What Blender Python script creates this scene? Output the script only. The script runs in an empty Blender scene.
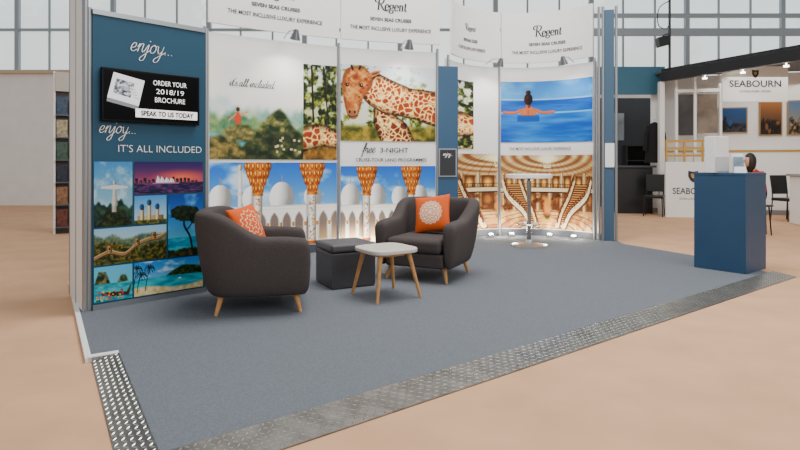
import bpy, bmesh, math, random
import numpy as np
from mathutils import Vector, Matrix
random.seed(5); RNG = np.random.RandomState(7)
SC = bpy.context.scene
COL = SC.collection
R = math.radians
F = 560.0; HY = 164.0; EYE = 1.25

# ------------------------------------------------------------ materials
def lin(c):
    return tuple(((x/255)/12.92 if x/255 <= .04045 else ((x/255+.055)/1.055)**2.4) for x in c)
MATS = {}
def mat(name, col, rough=.6, metal=0, noise=0, nscale=30, bump=0, emit=0, alpha=1, spec=.5):
    if name in MATS: return MATS[name]
    m = bpy.data.materials.new(name); m.use_nodes = True
    nt = m.node_tree; b = nt.nodes['Principled BSDF']
    c = lin(col)
    b.inputs['Base Color'].default_value = (*c, 1)
    b.inputs['Roughness'].default_value = rough
    b.inputs['Metallic'].default_value = metal
    b.inputs['Specular IOR Level'].default_value = spec
    if emit:
        b.inputs['Emission Color'].default_value = (*c, 1); b.inputs['Emission Strength'].default_value = emit
    if alpha < 1: b.inputs['Alpha'].default_value = alpha
    if noise or bump:
        tc = nt.nodes.new('ShaderNodeTexCoord'); n = nt.nodes.new('ShaderNodeTexNoise')
        n.inputs['Scale'].default_value = nscale; n.inputs['Detail'].default_value = 5
        nt.links.new(tc.outputs['Object'], n.inputs['Vector'])
        if noise:
            r = nt.nodes.new('ShaderNodeValToRGB')
            r.color_ramp.elements[0].position = .3; r.color_ramp.elements[1].position = .7
            r.color_ramp.elements[0].color = (*[x*(1-noise) for x in c], 1)
            r.color_ramp.elements[1].color = (*[min(1, x*(1+noise)) for x in c], 1)
            nt.links.new(n.outputs['Fac'], r.inputs['Fac']); nt.links.new(r.outputs['Color'], b.inputs['Base Color'])
        if bump:
            bp = nt.nodes.new('ShaderNodeBump'); bp.inputs['Strength'].default_value = bump
            bp.inputs['Distance'].default_value = .01
            nt.links.new(n.outputs['Fac'], bp.inputs['Height']); nt.links.new(bp.outputs['Normal'], b.inputs['Normal'])
    MATS[name] = m; return m
def attr_mat(name, rough=.5, emit=0, spec=.25):
    m = bpy.data.materials.new(name); m.use_nodes = True
    nt = m.node_tree; b = nt.nodes['Principled BSDF']
    a = nt.nodes.new('ShaderNodeAttribute'); a.attribute_name = 'paint'
    nt.links.new(a.outputs['Color'], b.inputs['Base Color']); b.inputs['Roughness'].default_value = rough
    b.inputs['Specular IOR Level'].default_value = spec
    if emit:
        nt.links.new(a.outputs['Color'], b.inputs['Emission Color']); b.inputs['Emission Strength'].default_value = emit
    MATS[name] = m; return m

white = mat('white_laminate', (240, 240, 238), .5)
wall_white = mat('white_wall_paint', (236, 235, 232), .7, noise=.03, nscale=3)
silver = mat('silver_aluminium', (150, 154, 158), .35, .7)
chrome = mat('chrome', (225, 226, 228), .12, 1)
plate_m = mat('tread_plate_aluminium', (134, 131, 126), .32, 1, noise=.3, nscale=7)
plate_hi = mat('tread_plate_lozenge', (214, 210, 202), .24, 1)
blue_panel = mat('petrol_blue_print', (28, 76, 102), .5, noise=.03, nscale=4, spec=.3)
blue_col = mat('blue_column_print', (40, 80, 112), .5)
plinth_blue = mat('blue_laminate', (34, 70, 102), .45, noise=.04, nscale=3)
carpet_m = mat('grey_blue_carpet', (106, 111, 118), .95, noise=.16, nscale=90, bump=.3, spec=.1)
fabric = mat('warm_grey_fabric', (76, 70, 69), .9, noise=.28, nscale=220, bump=.3, spec=.15)
pouf_m = mat('charcoal_leather', (60, 59, 62), .5, noise=.12, nscale=60, bump=.15)
pouf_lid = mat('charcoal_lid', (74, 73, 76), .5, noise=.1, nscale=60, bump=.12)
oak = mat('oak_wood', (196, 142, 84), .45, noise=.14, nscale=25)
tabletop_m = mat('pale_grey_tabletop', (206, 200, 190), .35, noise=.02, nscale=20)
black = mat('black_plastic', (10, 10, 12), .3)
dark = mat('dark_grey_board', (40, 42, 48), .6)
ink = mat('dark_grey_ink', (26, 28, 34), .6)
ink_light = mat('grey_ink', (48, 50, 56), .6)
white_ink = mat('white_ink', (252, 252, 252), .5)
gold = mat('gold_slat', (190, 146, 60), .4, .3)
teal = mat('teal_fascia', (44, 98, 122), .5)
glow = mat('lamp_glow', (255, 246, 228), .3, emit=10)
acryl = mat('white_acrylic', (240, 242, 244), .2)
navy_ink = mat('navy_ink', (34, 40, 60), .5)
paint = attr_mat('printed_photo', .5)
screen_m = attr_mat('screen_picture', .35, emit=.7, spec=.08)
paint_cloth = attr_mat('printed_cloth', .9)

# ------------------------------------------------------------ mesh helpers
class MB:
    def __init__(s): s.v = []; s.f = []
    def add(s, vs, fs):
        o = len(s.v); s.v += [tuple(v) for v in vs]; s.f += [tuple(i+o for i in f) for f in fs]; return s
    def box(s, c, d, rz=0):
        x, y, z = [k/2 for k in d]; ca, sa = math.cos(rz), math.sin(rz); vs = []
        for dz in (-z, z):
            for dx, dy in ((-x, -y), (x, -y), (x, y), (-x, y)):
                vs.append((c[0]+dx*ca-dy*sa, c[1]+dx*sa+dy*ca, c[2]+dz))
        return s.add(vs, [(3,2,1,0), (4,5,6,7), (0,1,5,4), (1,2,6,5), (2,3,7,6), (3,0,4,7)])
    def hexa(s, vs): return s.add(vs, [(3,2,1,0), (4,5,6,7), (0,1,5,4), (1,2,6,5), (2,3,7,6), (3,0,4,7)])
    def tube(s, p0, p1, r0, r1=None, n=14):
        if r1 is None: r1 = r0
        p0 = Vector(p0); p1 = Vector(p1); d = (p1-p0).normalized()
        a = d.orthogonal().normalized(); b = d.cross(a); vs = []
        for p, r in ((p0, r0), (p1, r1)):
            for k in range(n):
                t = 2*math.pi*k/n; vs.append(p+a*r*math.cos(t)+b*r*math.sin(t))
        fs = [(k, (k+1) % n, n+(k+1) % n, n+k) for k in range(n)]
        fs += [tuple(range(n-1, -1, -1)), tuple(range(n, 2*n))]
        return s.add(vs, fs)
    def path(s, pts, r, n=10):
        pts = [Vector(p) for p in pts]; vs = []; fs = []; m = len(pts); ref = None
        for i, p in enumerate(pts):
            d = (pts[min(m-1, i+1)]-pts[max(0, i-1)]).normalized()
            if ref is None: ref = d.orthogonal().normalized()
            a = (ref-d*ref.dot(d)).normalized(); ref = a; b = d.cross(a)
            for k in range(n):
                t = 2*math.pi*k/n; vs.append(p+a*r*math.cos(t)+b*r*math.sin(t))
        for i in range(m-1):
            for k in range(n): fs.append((i*n+k, i*n+(k+1) % n, (i+1)*n+(k+1) % n, (i+1)*n+k))
        fs += [tuple(range(n-1, -1, -1)), tuple(range((m-1)*n, m*n))]
        return s.add(vs, fs)
    def lathe(s, prof, c=(0,0,0), n=40):
        vs = []; fs = []
        for r, z in prof:
            for k in range(n):
                t = 2*math.pi*k/n; vs.append((c[0]+r*math.cos(t), c[1]+r*math.sin(t), c[2]+z))
        m = len(prof)
        for j in range(m-1):
            for k in range(n):
                fs.append((j*n+k, j*n+(k+1) % n, (j+1)*n+(k+1) % n, (j+1)*n+k))
        fs += [tuple(range(n-1, -1, -1)), tuple(range((m-1)*n, m*n))]
        return s.add(vs, fs)
    def prism(s, poly, z0, z1):
        n = len(poly); vs = [(x, y, z0) for x, y in poly]+[(x, y, z1) for x, y in poly]
        return s.add(vs, [tuple(range(n-1, -1, -1)), tuple(range(n, 2*n))]+[(k, (k+1) % n, n+(k+1) % n, n+k) for k in range(n)])

def wm(o): return Matrix.Translation(o.location) @ o.rotation_euler.to_matrix().to_4x4()
def full(o):
    M = wm(o)
    while o.parent: o = o.parent; M = wm(o) @ M
    return M
def obj(name, mb, m, parent=None, world=False, bevel=0, sub=0, smooth=35, segs=2):
    me = bpy.data.meshes.new(name)
    vs = mb.v
    if world and parent is not None:
        inv = full(parent).inverted(); vs = [tuple(inv @ Vector(v)) for v in vs]
    me.from_pydata(vs, [], mb.f)
    bm = bmesh.new(); bm.from_mesh(me); bmesh.ops.recalc_face_normals(bm, faces=bm.faces); bm.to_mesh(me); bm.free()
    for p in me.polygons: p.use_smooth = True
    try: me.set_sharp_from_angle(angle=R(smooth if not sub else 180))
    except Exception: pass
    for mm in (m if isinstance(m, (list, tuple)) else [m]): me.materials.append(mm)
    o = bpy.data.objects.new(name, me); COL.objects.link(o); o.parent = parent
    if bevel:
        b = o.modifiers.new('Bevel', 'BEVEL'); b.width = bevel; b.segments = segs; b.limit_method = 'ANGLE'
    if sub:
        b = o.modifiers.new('Sub', 'SUBSURF'); b.levels = sub; b.render_levels = sub
    return o
def tag(o, label, cat, group=None):
    o['label'] = label; o['category'] = cat
    if group: o['group'] = group
    return o
def thing(name, label, cat, loc=(0,0,0), rz=0, group=None):
    o = bpy.data.objects.new(name, None); COL.objects.link(o); o.location = loc; o.rotation_euler = (0, 0, rz)
    o.empty_display_size = .1
    return tag(o, label, cat, group)
def struct(name, mb, m, **k):
    o = obj(name, mb, m, **k); o['kind'] = 'structure'; return o
def dup(root, loc, rz, label, group=None):
    r = root.copy(); COL.objects.link(r); r.location = loc; r.rotation_euler = (0, 0, rz); r['label'] = label
    if group: r['group'] = group
    for ch in list(root.children):
        c = ch.copy(); COL.objects.link(c); c.parent = r
        for g in list(ch.children):
            d = g.copy(); COL.objects.link(d); d.parent = c
    return r

# ------------------------------------------------------------ surfaces for prints
class Line:
    def __init__(s, A, B):
        s.A = Vector(A); s.B = Vector(B); s.L = (s.B-s.A).length; s.d = (s.B-s.A)/s.L
        s.n = Vector((s.d.y, -s.d.x))
    def pos(s, t, z, off=0):
        p = s.A+s.d*t+s.n*off; return (p.x, p.y, z)
    straight = True
class Arc:
    def __init__(s, A, B, C_):
        ax, ay = A; bx, by = B; cx, cy = C_
        d = 2*(ax*(by-cy)+bx*(cy-ay)+cx*(ay-by))
        ux = ((ax*ax+ay*ay)*(by-cy)+(bx*bx+by*by)*(cy-ay)+(cx*cx+cy*cy)*(ay-by))/d
        uy = ((ax*ax+ay*ay)*(cx-bx)+(bx*bx+by*by)*(ax-cx)+(cx*cx+cy*cy)*(bx-ax))/d
        s.c = Vector((ux, uy)); s.r = (Vector(A)-s.c).length
        s.a0 = math.atan2(ay-uy, ax-ux); s.a1 = math.atan2(cy-uy, cx-ux); s.L = abs(s.a1-s.a0)*s.r
        s.sg = 1 if s.a1 > s.a0 else -1
    def pos(s, t, z, off=0):
        a = s.a0+s.sg*t/s.r; rr = s.r-off
        return (s.c.x+rr*math.cos(a), s.c.y+rr*math.sin(a), z)
    straight = False
    def at_px(s, px):
        best = min(range(0, 1001), key=lambda k: abs(400+F*s.pos(k/1000*s.L, 0)[0]/s.pos(k/1000*s.L, 0)[1]-px))
        return best/1000*s.L
def slab(surf, s0, s1, z0, z1, o0, o1, mb=None):
    mb = mb or MB()
    n = 1 if surf.straight else max(2, int(abs(s1-s0)/.08))
    if n == 1:
        a, b = s0, s1
        mb.hexa([surf.pos(a,z0,o1), surf.pos(b,z0,o1), surf.pos(b,z0,o0), surf.pos(a,z0,o0), surf.pos(a,z1,o1), surf.pos(b,z1,o1), surf.pos(b,z1,o0), surf.pos(a,z1,o0)])
    else:
        vs = []; fs = []
        for k in range(n+1):
            a = s0+(s1-s0)*k/n
            vs += [surf.pos(a,z0,o0), surf.pos(a,z0,o1), surf.pos(a,z1,o1), surf.pos(a,z1,o0)]
        for k in range(n):
            for q in range(4): fs.append((4*k+q, 4*k+(q+1) % 4, 4*k+4+(q+1) % 4, 4*k+4+q))
        fs += [(0,1,2,3), (4*n+3, 4*n+2, 4*n+1, 4*n)]
        mb.add(vs, fs)
    return mb
def print_on(name, surf, s0, s1, z0, z1, img, parent, off=.012, m=None):
    H, W, _ = img.shape
    vs = np.zeros((H*W, 3), np.float32); k = 0
    cols = [surf.pos(s0+(s1-s0)*i/(W-1), 0, off) for i in range(W)]
    for j in range(H):
        z = z0+(z1-z0)*j/(H-1)
        for i in range(W): vs[k] = (cols[i][0], cols[i][1], z); k += 1
    if parent is not None:
        inv = np.array(full(parent).inverted()); vs = vs @ inv[:3,:3].T.astype(np.float32)+inv[:3,3].astype(np.float32)
    return grid_obj(name, vs, img, m or paint, parent, 1.2 if m is None else 1.0)
def grid_obj(name, vs, img, m, parent, gamma=1.0):
    H, W, _ = img.shape
    me = bpy.data.meshes.new(name)
    idx = np.arange(H*W).reshape(H, W)
    q = np.stack([idx[:-1,:-1], idx[:-1,1:], idx[1:,1:], idx[1:,:-1]], -1).reshape(-1, 4)
    me.from_pydata(vs.tolist(), [], q.tolist())
    at_ = me.color_attributes.new('paint', 'FLOAT_COLOR', 'POINT')
    c = np.clip(img.reshape(-1, 3)/255., 0, 1)
    c = c**gamma
    if gamma > 1: c = np.clip(c-.055*np.sin(c*2*math.pi), 0, 1)
    g = c.mean(1, keepdims=True); c = np.clip(g+(c-g)*1.14, 0, 1)
    c = np.where(c <= .04045, c/12.92, ((c+.055)/1.055)**2.4)
    at_.data.foreach_set('color', np.concatenate([c, np.ones((len(c), 1))], 1).astype(np.float32).ravel())
    me.materials.append(m)
    o = bpy.data.objects.new(name, me); COL.objects.link(o); o.parent = parent
    return o

# ------------------------------------------------------------ lettering
G = {
 'e': ([[(0,.35),(.42,.5),(.5,.85),(.3,1),(.08,.7),(.08,.25),(.35,0),(.75,.3)]], .72),
 'n': ([[(0,.5),(.15,.95),(.15,.5),(.12,0)], [(.14,.5),(.35,.95),(.55,.9),(.55,.3),(.68,.02),(.9,.3)]], .88),
 'j': ([[(0,.3),(.25,.95),(.25,.1),(.15,-.8),(-.15,-1),(-.3,-.7),(.1,-.2),(.55,.3)], [(.27,1.3),(.32,1.4)]], .55),
 'o': ([[(.3,1),(.05,.7),(.05,.25),(.3,0),(.58,.3),(.55,.8),(.3,1),(.45,.82),(.8,.9)]], .8),
 'y': ([[(0,.9),(.1,.3),(.3,.05),(.55,.35),(.62,.95)], [(.62,.95),(.55,.1),(.4,-.8),(.05,-1),(-.1,-.7),(.4,-.2),(1,.3)]], .85),
 't': ([[(.05,.4),(.35,1.6),(.25,.4),(.4,0),(.7,.3)], [(.0,1.05),(.6,1.1)]], .6),
 'f': ([[(0,.2),(.4,1.2),(.45,1.9),(.25,1.9),(.2,1),(.15,-.6),(.05,-.9)], [(0,.95),(.5,1)]], .5),
 'r': ([[(0,.3),(.15,1),(.3,.85),(.5,.9),(.5,.3),(.65,.02),(.85,.3)]], .8),
 'i': ([[(0,.3),(.2,.95),(.2,.3),(.3,.02),(.55,.3)], [(.24,1.35),(.28,1.43)]], .5),
 'l': ([[(0,.3),(.4,1.4),(.35,1.9),(.2,1.6),(.2,.3),(.35,0),(.6,.3)]], .55),
 'a': ([[(.6,.85),(.3,1),(.05,.6),(.15,.05),(.45,.2),(.6,.9)], [(.6,.95),(.58,.3),(.7,.02),(.95,.3)]], .9),
 'c': ([[(.5,.8),(.3,1),(.05,.6),(.1,.15),(.35,0),(.7,.3)]], .65),
 'u': ([[(0,.5),(.12,.95),(.12,.3),(.3,.02),(.5,.4),(.58,.95)], [(.58,.95),(.56,.3),(.7,.02),(.9,.3)]], .85),
 'd': ([[(.6,.85),(.3,1),(.05,.6),(.15,.05),(.45,.2),(.6,.9)], [(.64,1.9),(.58,.3),(.7,.02),(.95,.3)]], .9),
 's': ([[(0,.3),(.35,1),(.33,.8),(.55,.3),(.35,0),(.1,.1)]], .6),
 "'": ([[(.15,1.9),(.08,1.5)]], .2), '.': ([[(.1,.02),(.17,.08)]], .38), ' ': ([], .5)}
G2 = {
 'R': ([[(.42,2.0),(.42,.0)], [(.18,.0),(.68,.0)], [(.25,1.25),(-.15,1.35),(-.25,1.75),(.1,2.05),(.6,2.08),(1.15,1.95),(1.25,1.55),(1.0,1.12),(.45,1.0)], [(.72,1.0),(1.0,.55),(1.35,.08),(1.75,-.12),(2.1,.0)]], 1.55),
 'e': ([[(.1,.53),(.62,.56),(.56,.88),(.36,1),(.12,.82),(.05,.45),(.18,.1),(.42,0),(.66,.18)]], .80),
 'g': ([[(.35,.98),(.1,.85),(.1,.5),(.35,.38),(.6,.5),(.6,.85),(.35,.98)], [(.55,.93),(.82,1.02)], [(.2,.42),(.1,.2),(.35,.1),(.65,.02),(.65,-.3),(.35,-.45),(.02,-.3),(.1,-.02),(.25,.08)]], .88),
 'n': ([[(.0,.96),(.18,.98)], [(.17,1),(.17,0)], [(.02,0),(.34,0)], [(.17,.72),(.35,.97),(.55,.93),(.64,.7),(.64,.35),(.64,0)], [(.5,0),(.8,0)]], .9),
 't': ([[(.2,1.35),(.2,.7),(.2,.25),(.3,.02),(.5,.12)], [(0,.97),(.48,.97)]], .55)}
def crom(p, n=8):
    p = [p[0]]+list(p)+[p[-1]]; out = []
    for i in range(1, len(p)-2):
        for k in range(n):
            t = k/n
            out.append(tuple(.5*((2*p[i][a])+(-p[i-1][a]+p[i+1][a])*t+(2*p[i-1][a]-5*p[i][a]+4*p[i+1][a]-p[i+2][a])*t*t+(-p[i-1][a]+3*p[i][a]-3*p[i+1][a]+p[i+2][a])*t**3) for a in (0, 1)))
    out.append(tuple(p[-2])); return out
def script_mesh(txt, w=.13, shear=.3, glyphs=None, lo=.55, hi=.75):
    glyphs = glyphs or G
    vs = []; fs = []; x = 0
    for ch in txt:
        st, adv = glyphs[ch]
        for s_ in st:
            p = crom(s_) if len(s_) > 2 else s_
            o = len(vs)
            for k, (a, b) in enumerate(p):
                q0 = p[max(0, k-1)]; q1 = p[min(len(p)-1, k+1)]
                dx, dy = q1[0]-q0[0], q1[1]-q0[1]; l = math.hypot(dx, dy) or 1
                ww = w/2*(lo+hi*abs(dy)/l)
                if len(s_) == 2 and ch in '.ij': ww = w*.7
                nx, ny = -dy/l*ww, dx/l*ww
                for sg in (1, -1): vs.append((x+a+sg*nx+shear*(b+sg*ny), b+sg*ny))
            for k in range(len(p)-1): fs.append((o+2*k, o+2*k+1, o+2*k+3, o+2*k+2))
        x += adv
    return vs, fs
def font_mesh(txt, shear=0, bold=0, spacing=1.0):
    cu = bpy.data.curves.new('t', 'FONT'); cu.body = txt; cu.size = 1; cu.offset = bold; cu.space_character = spacing
    cu.resolution_u = 4
    o = bpy.data.objects.new('t', cu); COL.objects.link(o)
    bpy.context.view_layer.update()
    me = o.evaluated_get(bpy.context.evaluated_depsgraph_get()).to_mesh()
    vs = [(v.co.x+shear*v.co.y, v.co.y) for v in me.vertices]; fs = [tuple(p.vertices) for p in me.polygons]
    bpy.data.objects.remove(o); bpy.data.curves.remove(cu)
    return vs, fs
def letter(surf, txt, sc, zc, width, m, parent, off=.02, script=False, name='lettering', shear=None, bold=0, w=.13, height=None, spacing=1.0):
    if script == 'roman': vs, fs = script_mesh(txt, w, .10, G2, .35, .9)
    elif script: vs, fs = script_mesh(txt, w, .3 if shear is None else shear)
    else: vs, fs = font_mesh(txt, shear or 0, bold, spacing)
    xs = [v[0] for v in vs]; ys = [v[1] for v in vs]
    k = width/(max(xs)-min(xs)); ky = k if height is None else height/(max(ys)-min(ys))
    cx = (max(xs)+min(xs))/2; cy = (max(ys)+min(ys))/2
    mb = MB().add([surf.pos(sc+(x-cx)*k, zc+(y-cy)*ky, off) for x, y in vs], fs)
    return obj(name, mb, m, parent, world=True)

# ------------------------------------------------------------ little painter
def blur(m, k):
    m = m.astype(float)
    for _ in range(2):
        for ax in (0, 1):
            p = np.pad(m, [(k, k) if a == ax else (0, 0) for a in (0, 1)], mode='edge')
            cs = np.cumsum(p, axis=ax); z = np.zeros_like(np.take(cs, [0], axis=ax)); cs = np.concatenate([z, cs], axis=ax)
            n = m.shape[ax]; w = 2*k+1
            m = (np.take(cs, range(w, w+n), axis=ax)-np.take(cs, range(0, n), axis=ax))/w
    return m
class Cv:
    def __init__(s, W, H, top=(255,255,255), bot=None):
        s.W, s.H = W, H; s.asp = W/H
        s.X, s.Y = np.meshgrid(np.linspace(0, s.asp, W), np.linspace(0, 1, H))
        bot = bot or top
        s.a = np.array(bot)[None, None]*(1-s.Y[..., None])+np.array(top)[None, None]*s.Y[..., None]
        s.a = s.a.astype(float)
    def mix(s, m, c, al=1.0):
        m = np.clip(m, 0, 1)[..., None]*al; s.a = s.a*(1-m)+np.array(c, float)*m
    def ell(s, cx, cy, rx, ry, c, al=1, rot=0, soft=0):
        dx, dy = s.X-cx, s.Y-cy; ca, sa = math.cos(rot), math.sin(rot)
        d = np.sqrt(((dx*ca+dy*sa)/rx)**2+((-dx*sa+dy*ca)/ry)**2)
        s.mix((1-d)/soft if soft else (1-d)*min(rx, ry)*s.H+.5, c, al)
    def ball(s, cx, cy, rx, ry, c, dk=.62):
        dx, dy = (s.X-cx)/rx, (s.Y-cy)/ry; d = np.sqrt(dx*dx+dy*dy)
        sh = np.clip(1-(dx*.45+.12)-np.clip(-dy, 0, 1)*.15, dk, 1.06)[..., None]
        m = np.clip((1-d)*min(rx, ry)*s.H+.5, 0, 1)[..., None]; s.a = s.a*(1-m)+np.array(c, float)*sh*m
    def pillar(s, x0, x1, y0, y1, c, dk=.6):
        m = ((s.X >= x0) & (s.X <= x1) & (s.Y >= y0) & (s.Y <= y1)).astype(float)[..., None]
        t = np.clip((s.X-x0)/(x1-x0), 0, 1); sh = (1-(1-dk)*np.abs(t-.35)**1.3*1.6)[..., None]
        s.a = s.a*(1-m)+np.array(c, float)*sh*m
    def mask(s, pts):
        m = np.zeros_like(s.X, bool); n = len(pts)
        for i in range(n):
            x0, y0 = pts[i]; x1, y1 = pts[(i+1) % n]
            if y0 == y1: continue
            c = ((s.Y < y0) != (s.Y < y1)) & (s.X < (x1-x0)*(s.Y-y0)/(y1-y0)+x0); m ^= c
        return m
    def poly(s, pts, c, al=1, k=0):
        m = s.mask(pts).astype(float); s.mix(blur(m, k) if k else m, c, al)
    def rect(s, x0, y0, x1, y1, c, al=1): s.mix(((s.X >= x0) & (s.X <= x1) & (s.Y >= y0) & (s.Y <= y1)).astype(float), c, al)
    def line(s, p, w, c, al=1):
        for (x0, y0), (x1, y1) in zip(p[:-1], p[1:]):
            L2 = (x1-x0)**2+(y1-y0)**2+1e-9
            t = np.clip(((s.X-x0)*(x1-x0)+(s.Y-y0)*(y1-y0))/L2, 0, 1)
            d = np.hypot(s.X-x0-t*(x1-x0), s.Y-y0-t*(y1-y0)); s.mix((w/2-d)*s.H+.5, c, al)
    def noise(s, n, oct=4, stretch=1):
        out = np.zeros_like(s.X); amp = 1; tot = 0
        for o in range(oct):
            gx = int(n*s.asp*2**o/stretch)+2; gy = int(n*2**o)+2; g = RNG.rand(gy+1, gx+1)
            fx = s.X/s.asp*(gx-.001); fy = s.Y*(gy-.001); ix = fx.astype(int); iy = fy.astype(int)
            tx = fx-ix; ty = fy-iy; tx = tx*tx*(3-2*tx); ty = ty*ty*(3-2*ty)
            out += amp*((g[iy, ix]*(1-tx)+g[iy, ix+1]*tx)*(1-ty)+(g[iy+1, ix]*(1-tx)+g[iy+1, ix+1]*tx)*ty); tot += amp; amp *= .6
        return out/tot
    def tex(s, m, n, c0, c1, lo=.3, hi=.7, stretch=1, k=1):
        f = np.clip((s.noise(n, 4, stretch)-lo)/(hi-lo), 0, 1)[..., None]
        c = np.array(c0)*(1-f)+np.array(c1)*f; mm = np.clip(blur(m, k) if k else m, 0, 1)[..., None].astype(float); s.a = s.a*(1-mm)+c*mm
    def leaves(s, dens, n, c0, c1, c2):
        f = s.noise(n, 4); al = np.clip((s.noise(n*.4, 4)+dens-1.0)*7, 0, 1)
        t = np.clip((f-.3)/.4, 0, 1)[..., None]
        c = np.where(t < .5, np.array(c0)*(1-2*t)+np.array(c1)*2*t, np.array(c1)*(2-2*t)+np.array(c2)*(2*t-1))
        s.a = s.a*(1-al[..., None])+c*al[..., None]
    def ridge(s, base, amp, n, seed):
        r = np.random.RandomState(seed); xs = np.linspace(0, s.asp, n); ys = base+amp*(r.rand(n)-.5)
        yy = np.interp(s.X, xs, ys)
        return s.Y < yy+amp*.12*np.sin(s.X*70+seed)

def coat(c, mask, n, seed, dark=(146, 80, 40), cream=(228, 198, 150)):
    r = np.random.RandomState(seed)
    px = r.rand(n)*c.asp; py = r.rand(n)
    wx = (c.noise(10)-.5)*.05; wy = (c.noise(10)-.5)*.05
    d1 = np.full(c.X.shape, 9.); d2 = d1.copy()
    for a, b in zip(px, py):
        d = np.hypot(c.X+wx-a, c.Y+wy-b); d2 = np.minimum(d2, np.maximum(d1, d)); d1 = np.minimum(d1, d)
    e = d2-d1; f = np.clip((e-.006)/.014, 0, 1)[..., None]
    col = np.array(cream)*(1-f)+np.array(dark)*f
    sh = np.clip(blur(mask, max(3, c.H//22))*1.5-.42, .38, 1.08)
    col = col*(.78+.44*c.noise(26)[..., None])*sh[..., None]
    m = blur(mask, 1)[..., None]; c.a = c.a*(1-m)+col*m

def img_cliffs():
    c = Cv(220, 250, (242, 238, 228), (236, 218, 196))
    c.tex(c.Y > .5, 2, (244, 238, 226), (230, 228, 226), k=10)
    c.tex(c.ridge(.58, .18, 7, 1), 5, (184, 202, 206), (208, 216, 212), k=5)
    c.tex(c.ridge(.50, .18, 8, 2), 8, (134, 164, 160), (176, 190, 166), k=4)
    c.tex(c.ridge(.38, .16, 9, 4), 10, (92, 128, 112), (150, 164, 122), k=3)
    c.tex(c.Y < .26, 14, (74, 128, 140), (132, 174, 176), stretch=4, k=4)
    m = c.mask([(.22,0),(.34,.16),(.44,.28),(.52,.40),(.60,.48),(.66,.52),(.71,.46),(.78,.34),(.84,.28),(.9,.24),(.9,0)])
    c.tex(m, 14, (48, 70, 44), (158, 150, 108), k=3); c.mix(blur(m, 2)*np.clip(c.noise(7)-.42, 0, 1)*3, (30, 48, 32), .6)
    c.tex(c.mask([(.0,.0),(0,.20),(.12,.24),(.26,.18),(.34,.06),(.34,0)]), 14, (66, 74, 46), (156, 142, 100), k=3)
    for k in range(12):
        x = .52+.32*RNG.rand(); y = .06+.18*RNG.rand(); c.rect(x, y, x+.022, y+.022, (222, 208, 182), .8)
    c.ell(.27, .40, .036, .075, (186, 96, 66), 1, soft=.35); c.ell(.27,.49,.020,.026,(84,54,38),1,soft=.3)
    c.line([(.25,.44),(.19,.38)], .014, (200,150,120)); c.line([(.29,.44),(.36,.47)], .014, (200,150,120))
    c.tex(c.mask([(.12,.26),(.22,.33),(.36,.34),(.44,.27),(.4,.18),(.2,.18)]), 16, (86, 90, 58), (170, 158, 120), k=2)
    return c.a
def img_trees():
    c = Cv(100, 250, (200, 208, 204), (184, 184, 130))
    c.leaves(.64, 26, (18, 30, 12), (64, 80, 30), (150, 150, 84))
    c.tex(c.Y < .16, 12, (110, 90, 44), (172, 142, 84))
    coat(c, c.mask([(0,.34),(.15,.38),(.28,.36),(.42,.30),(.42,.12),(.2,.14),(0,.08)]), 150, 4)
    c.line([(.12,.4),(.10,.98)], .022, (40, 30, 20)); c.line([(.30,.38),(.24,.98)], .016, (40, 30, 20))
    return c.a
def img_giraffe():
    c = Cv(300, 230, (208, 218, 226), (208, 210, 182))
    c.leaves(.48, 28, (54, 66, 28), (114, 124, 58), (188, 190, 116))
    c.mix(np.clip((c.Y-.62)*4, 0, 1)*np.clip((c.X-.5)*3, 0, 1), (212, 220, 228), .8)
    c.tex(c.Y < .20, 10, (88, 92, 40), (164, 150, 82), k=6)
    coat(c, c.mask([(.46,.50),(.62,.44),(.9,.24),(1.02,0),(.54,0),(.44,.25)]), 330, 9, (124, 68, 34))
    neck = c.mask([(.27,.60),(.38,.82),(.52,.90),(.70,.82),(.95,.72),(1.31,.68),(1.31,.20),(1.0,.30),(.78,.34),(.56,.38),(.38,.48)])
    coat(c, neck, 340, 3)
    head = c.mask(crom([(.17,.98),(.06,.92),(.015,.76),(.03,.60),(.06,.44),(.10,.32),(.16,.285),(.22,.31),(.26,.42),(.31,.58),(.42,.72),(.42,.86),(.32,.97),(.17,.98)], 6))
    c.tex(head, 18, (168, 110, 62), (222, 178, 126), k=1)
    sh = blur(head, 9); c.mix(blur(head, 1)*np.clip(1.05-sh, 0, 1)*1.3, (84, 48, 26), .75)
    c.ell(.20, .84, .06, .06, (136, 80, 42), .8, soft=.7); c.ell(.16, .58, .05, .16, (212, 168, 122), .7, soft=.9)
    for a, b, s_ in ((.30,.70,.03),(.25,.58,.022),(.34,.82,.03),(.11,.82,.02),(.27,.64,.014),(.09,.60,.013),(.36,.74,.018)): c.ell(a, b, s_, s_*.9, (134, 76, 40), .8, soft=.5)
    c.ell(.155, .36, .065, .06, (150, 118, 96), .95, soft=.5); c.ell(.12, .38, .012, .020, (30, 20, 16)); c.ell(.19,.38,.012,.020,(30,20,16))
    c.line(crom([(.09,.335),(.155,.315),(.22,.335)]), .009, (60,40,32))
    for ex in (.085, .275):
        c.ell(ex, .73, .032, .026, (96, 58, 34), .9, soft=.5); c.ell(ex, .73, .021, .021, (10, 6, 4)); c.ell(ex+.006,.738,.006,.006,(236,236,236)); c.line([(ex-.032,.752),(ex+.030,.756)], .008, (40,24,16))
    c.line([(.16,.94),(.14,1.0)], .028, (60,36,24)); c.line([(.25,.95),(.27,1.0)], .028, (60,36,24))
    c.ell(.46, .90, .09, .030, (184, 134, 90), 1, .35); c.ell(.47,.90,.055,.013,(104,64,44),.8,.35)
    return c.a
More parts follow.
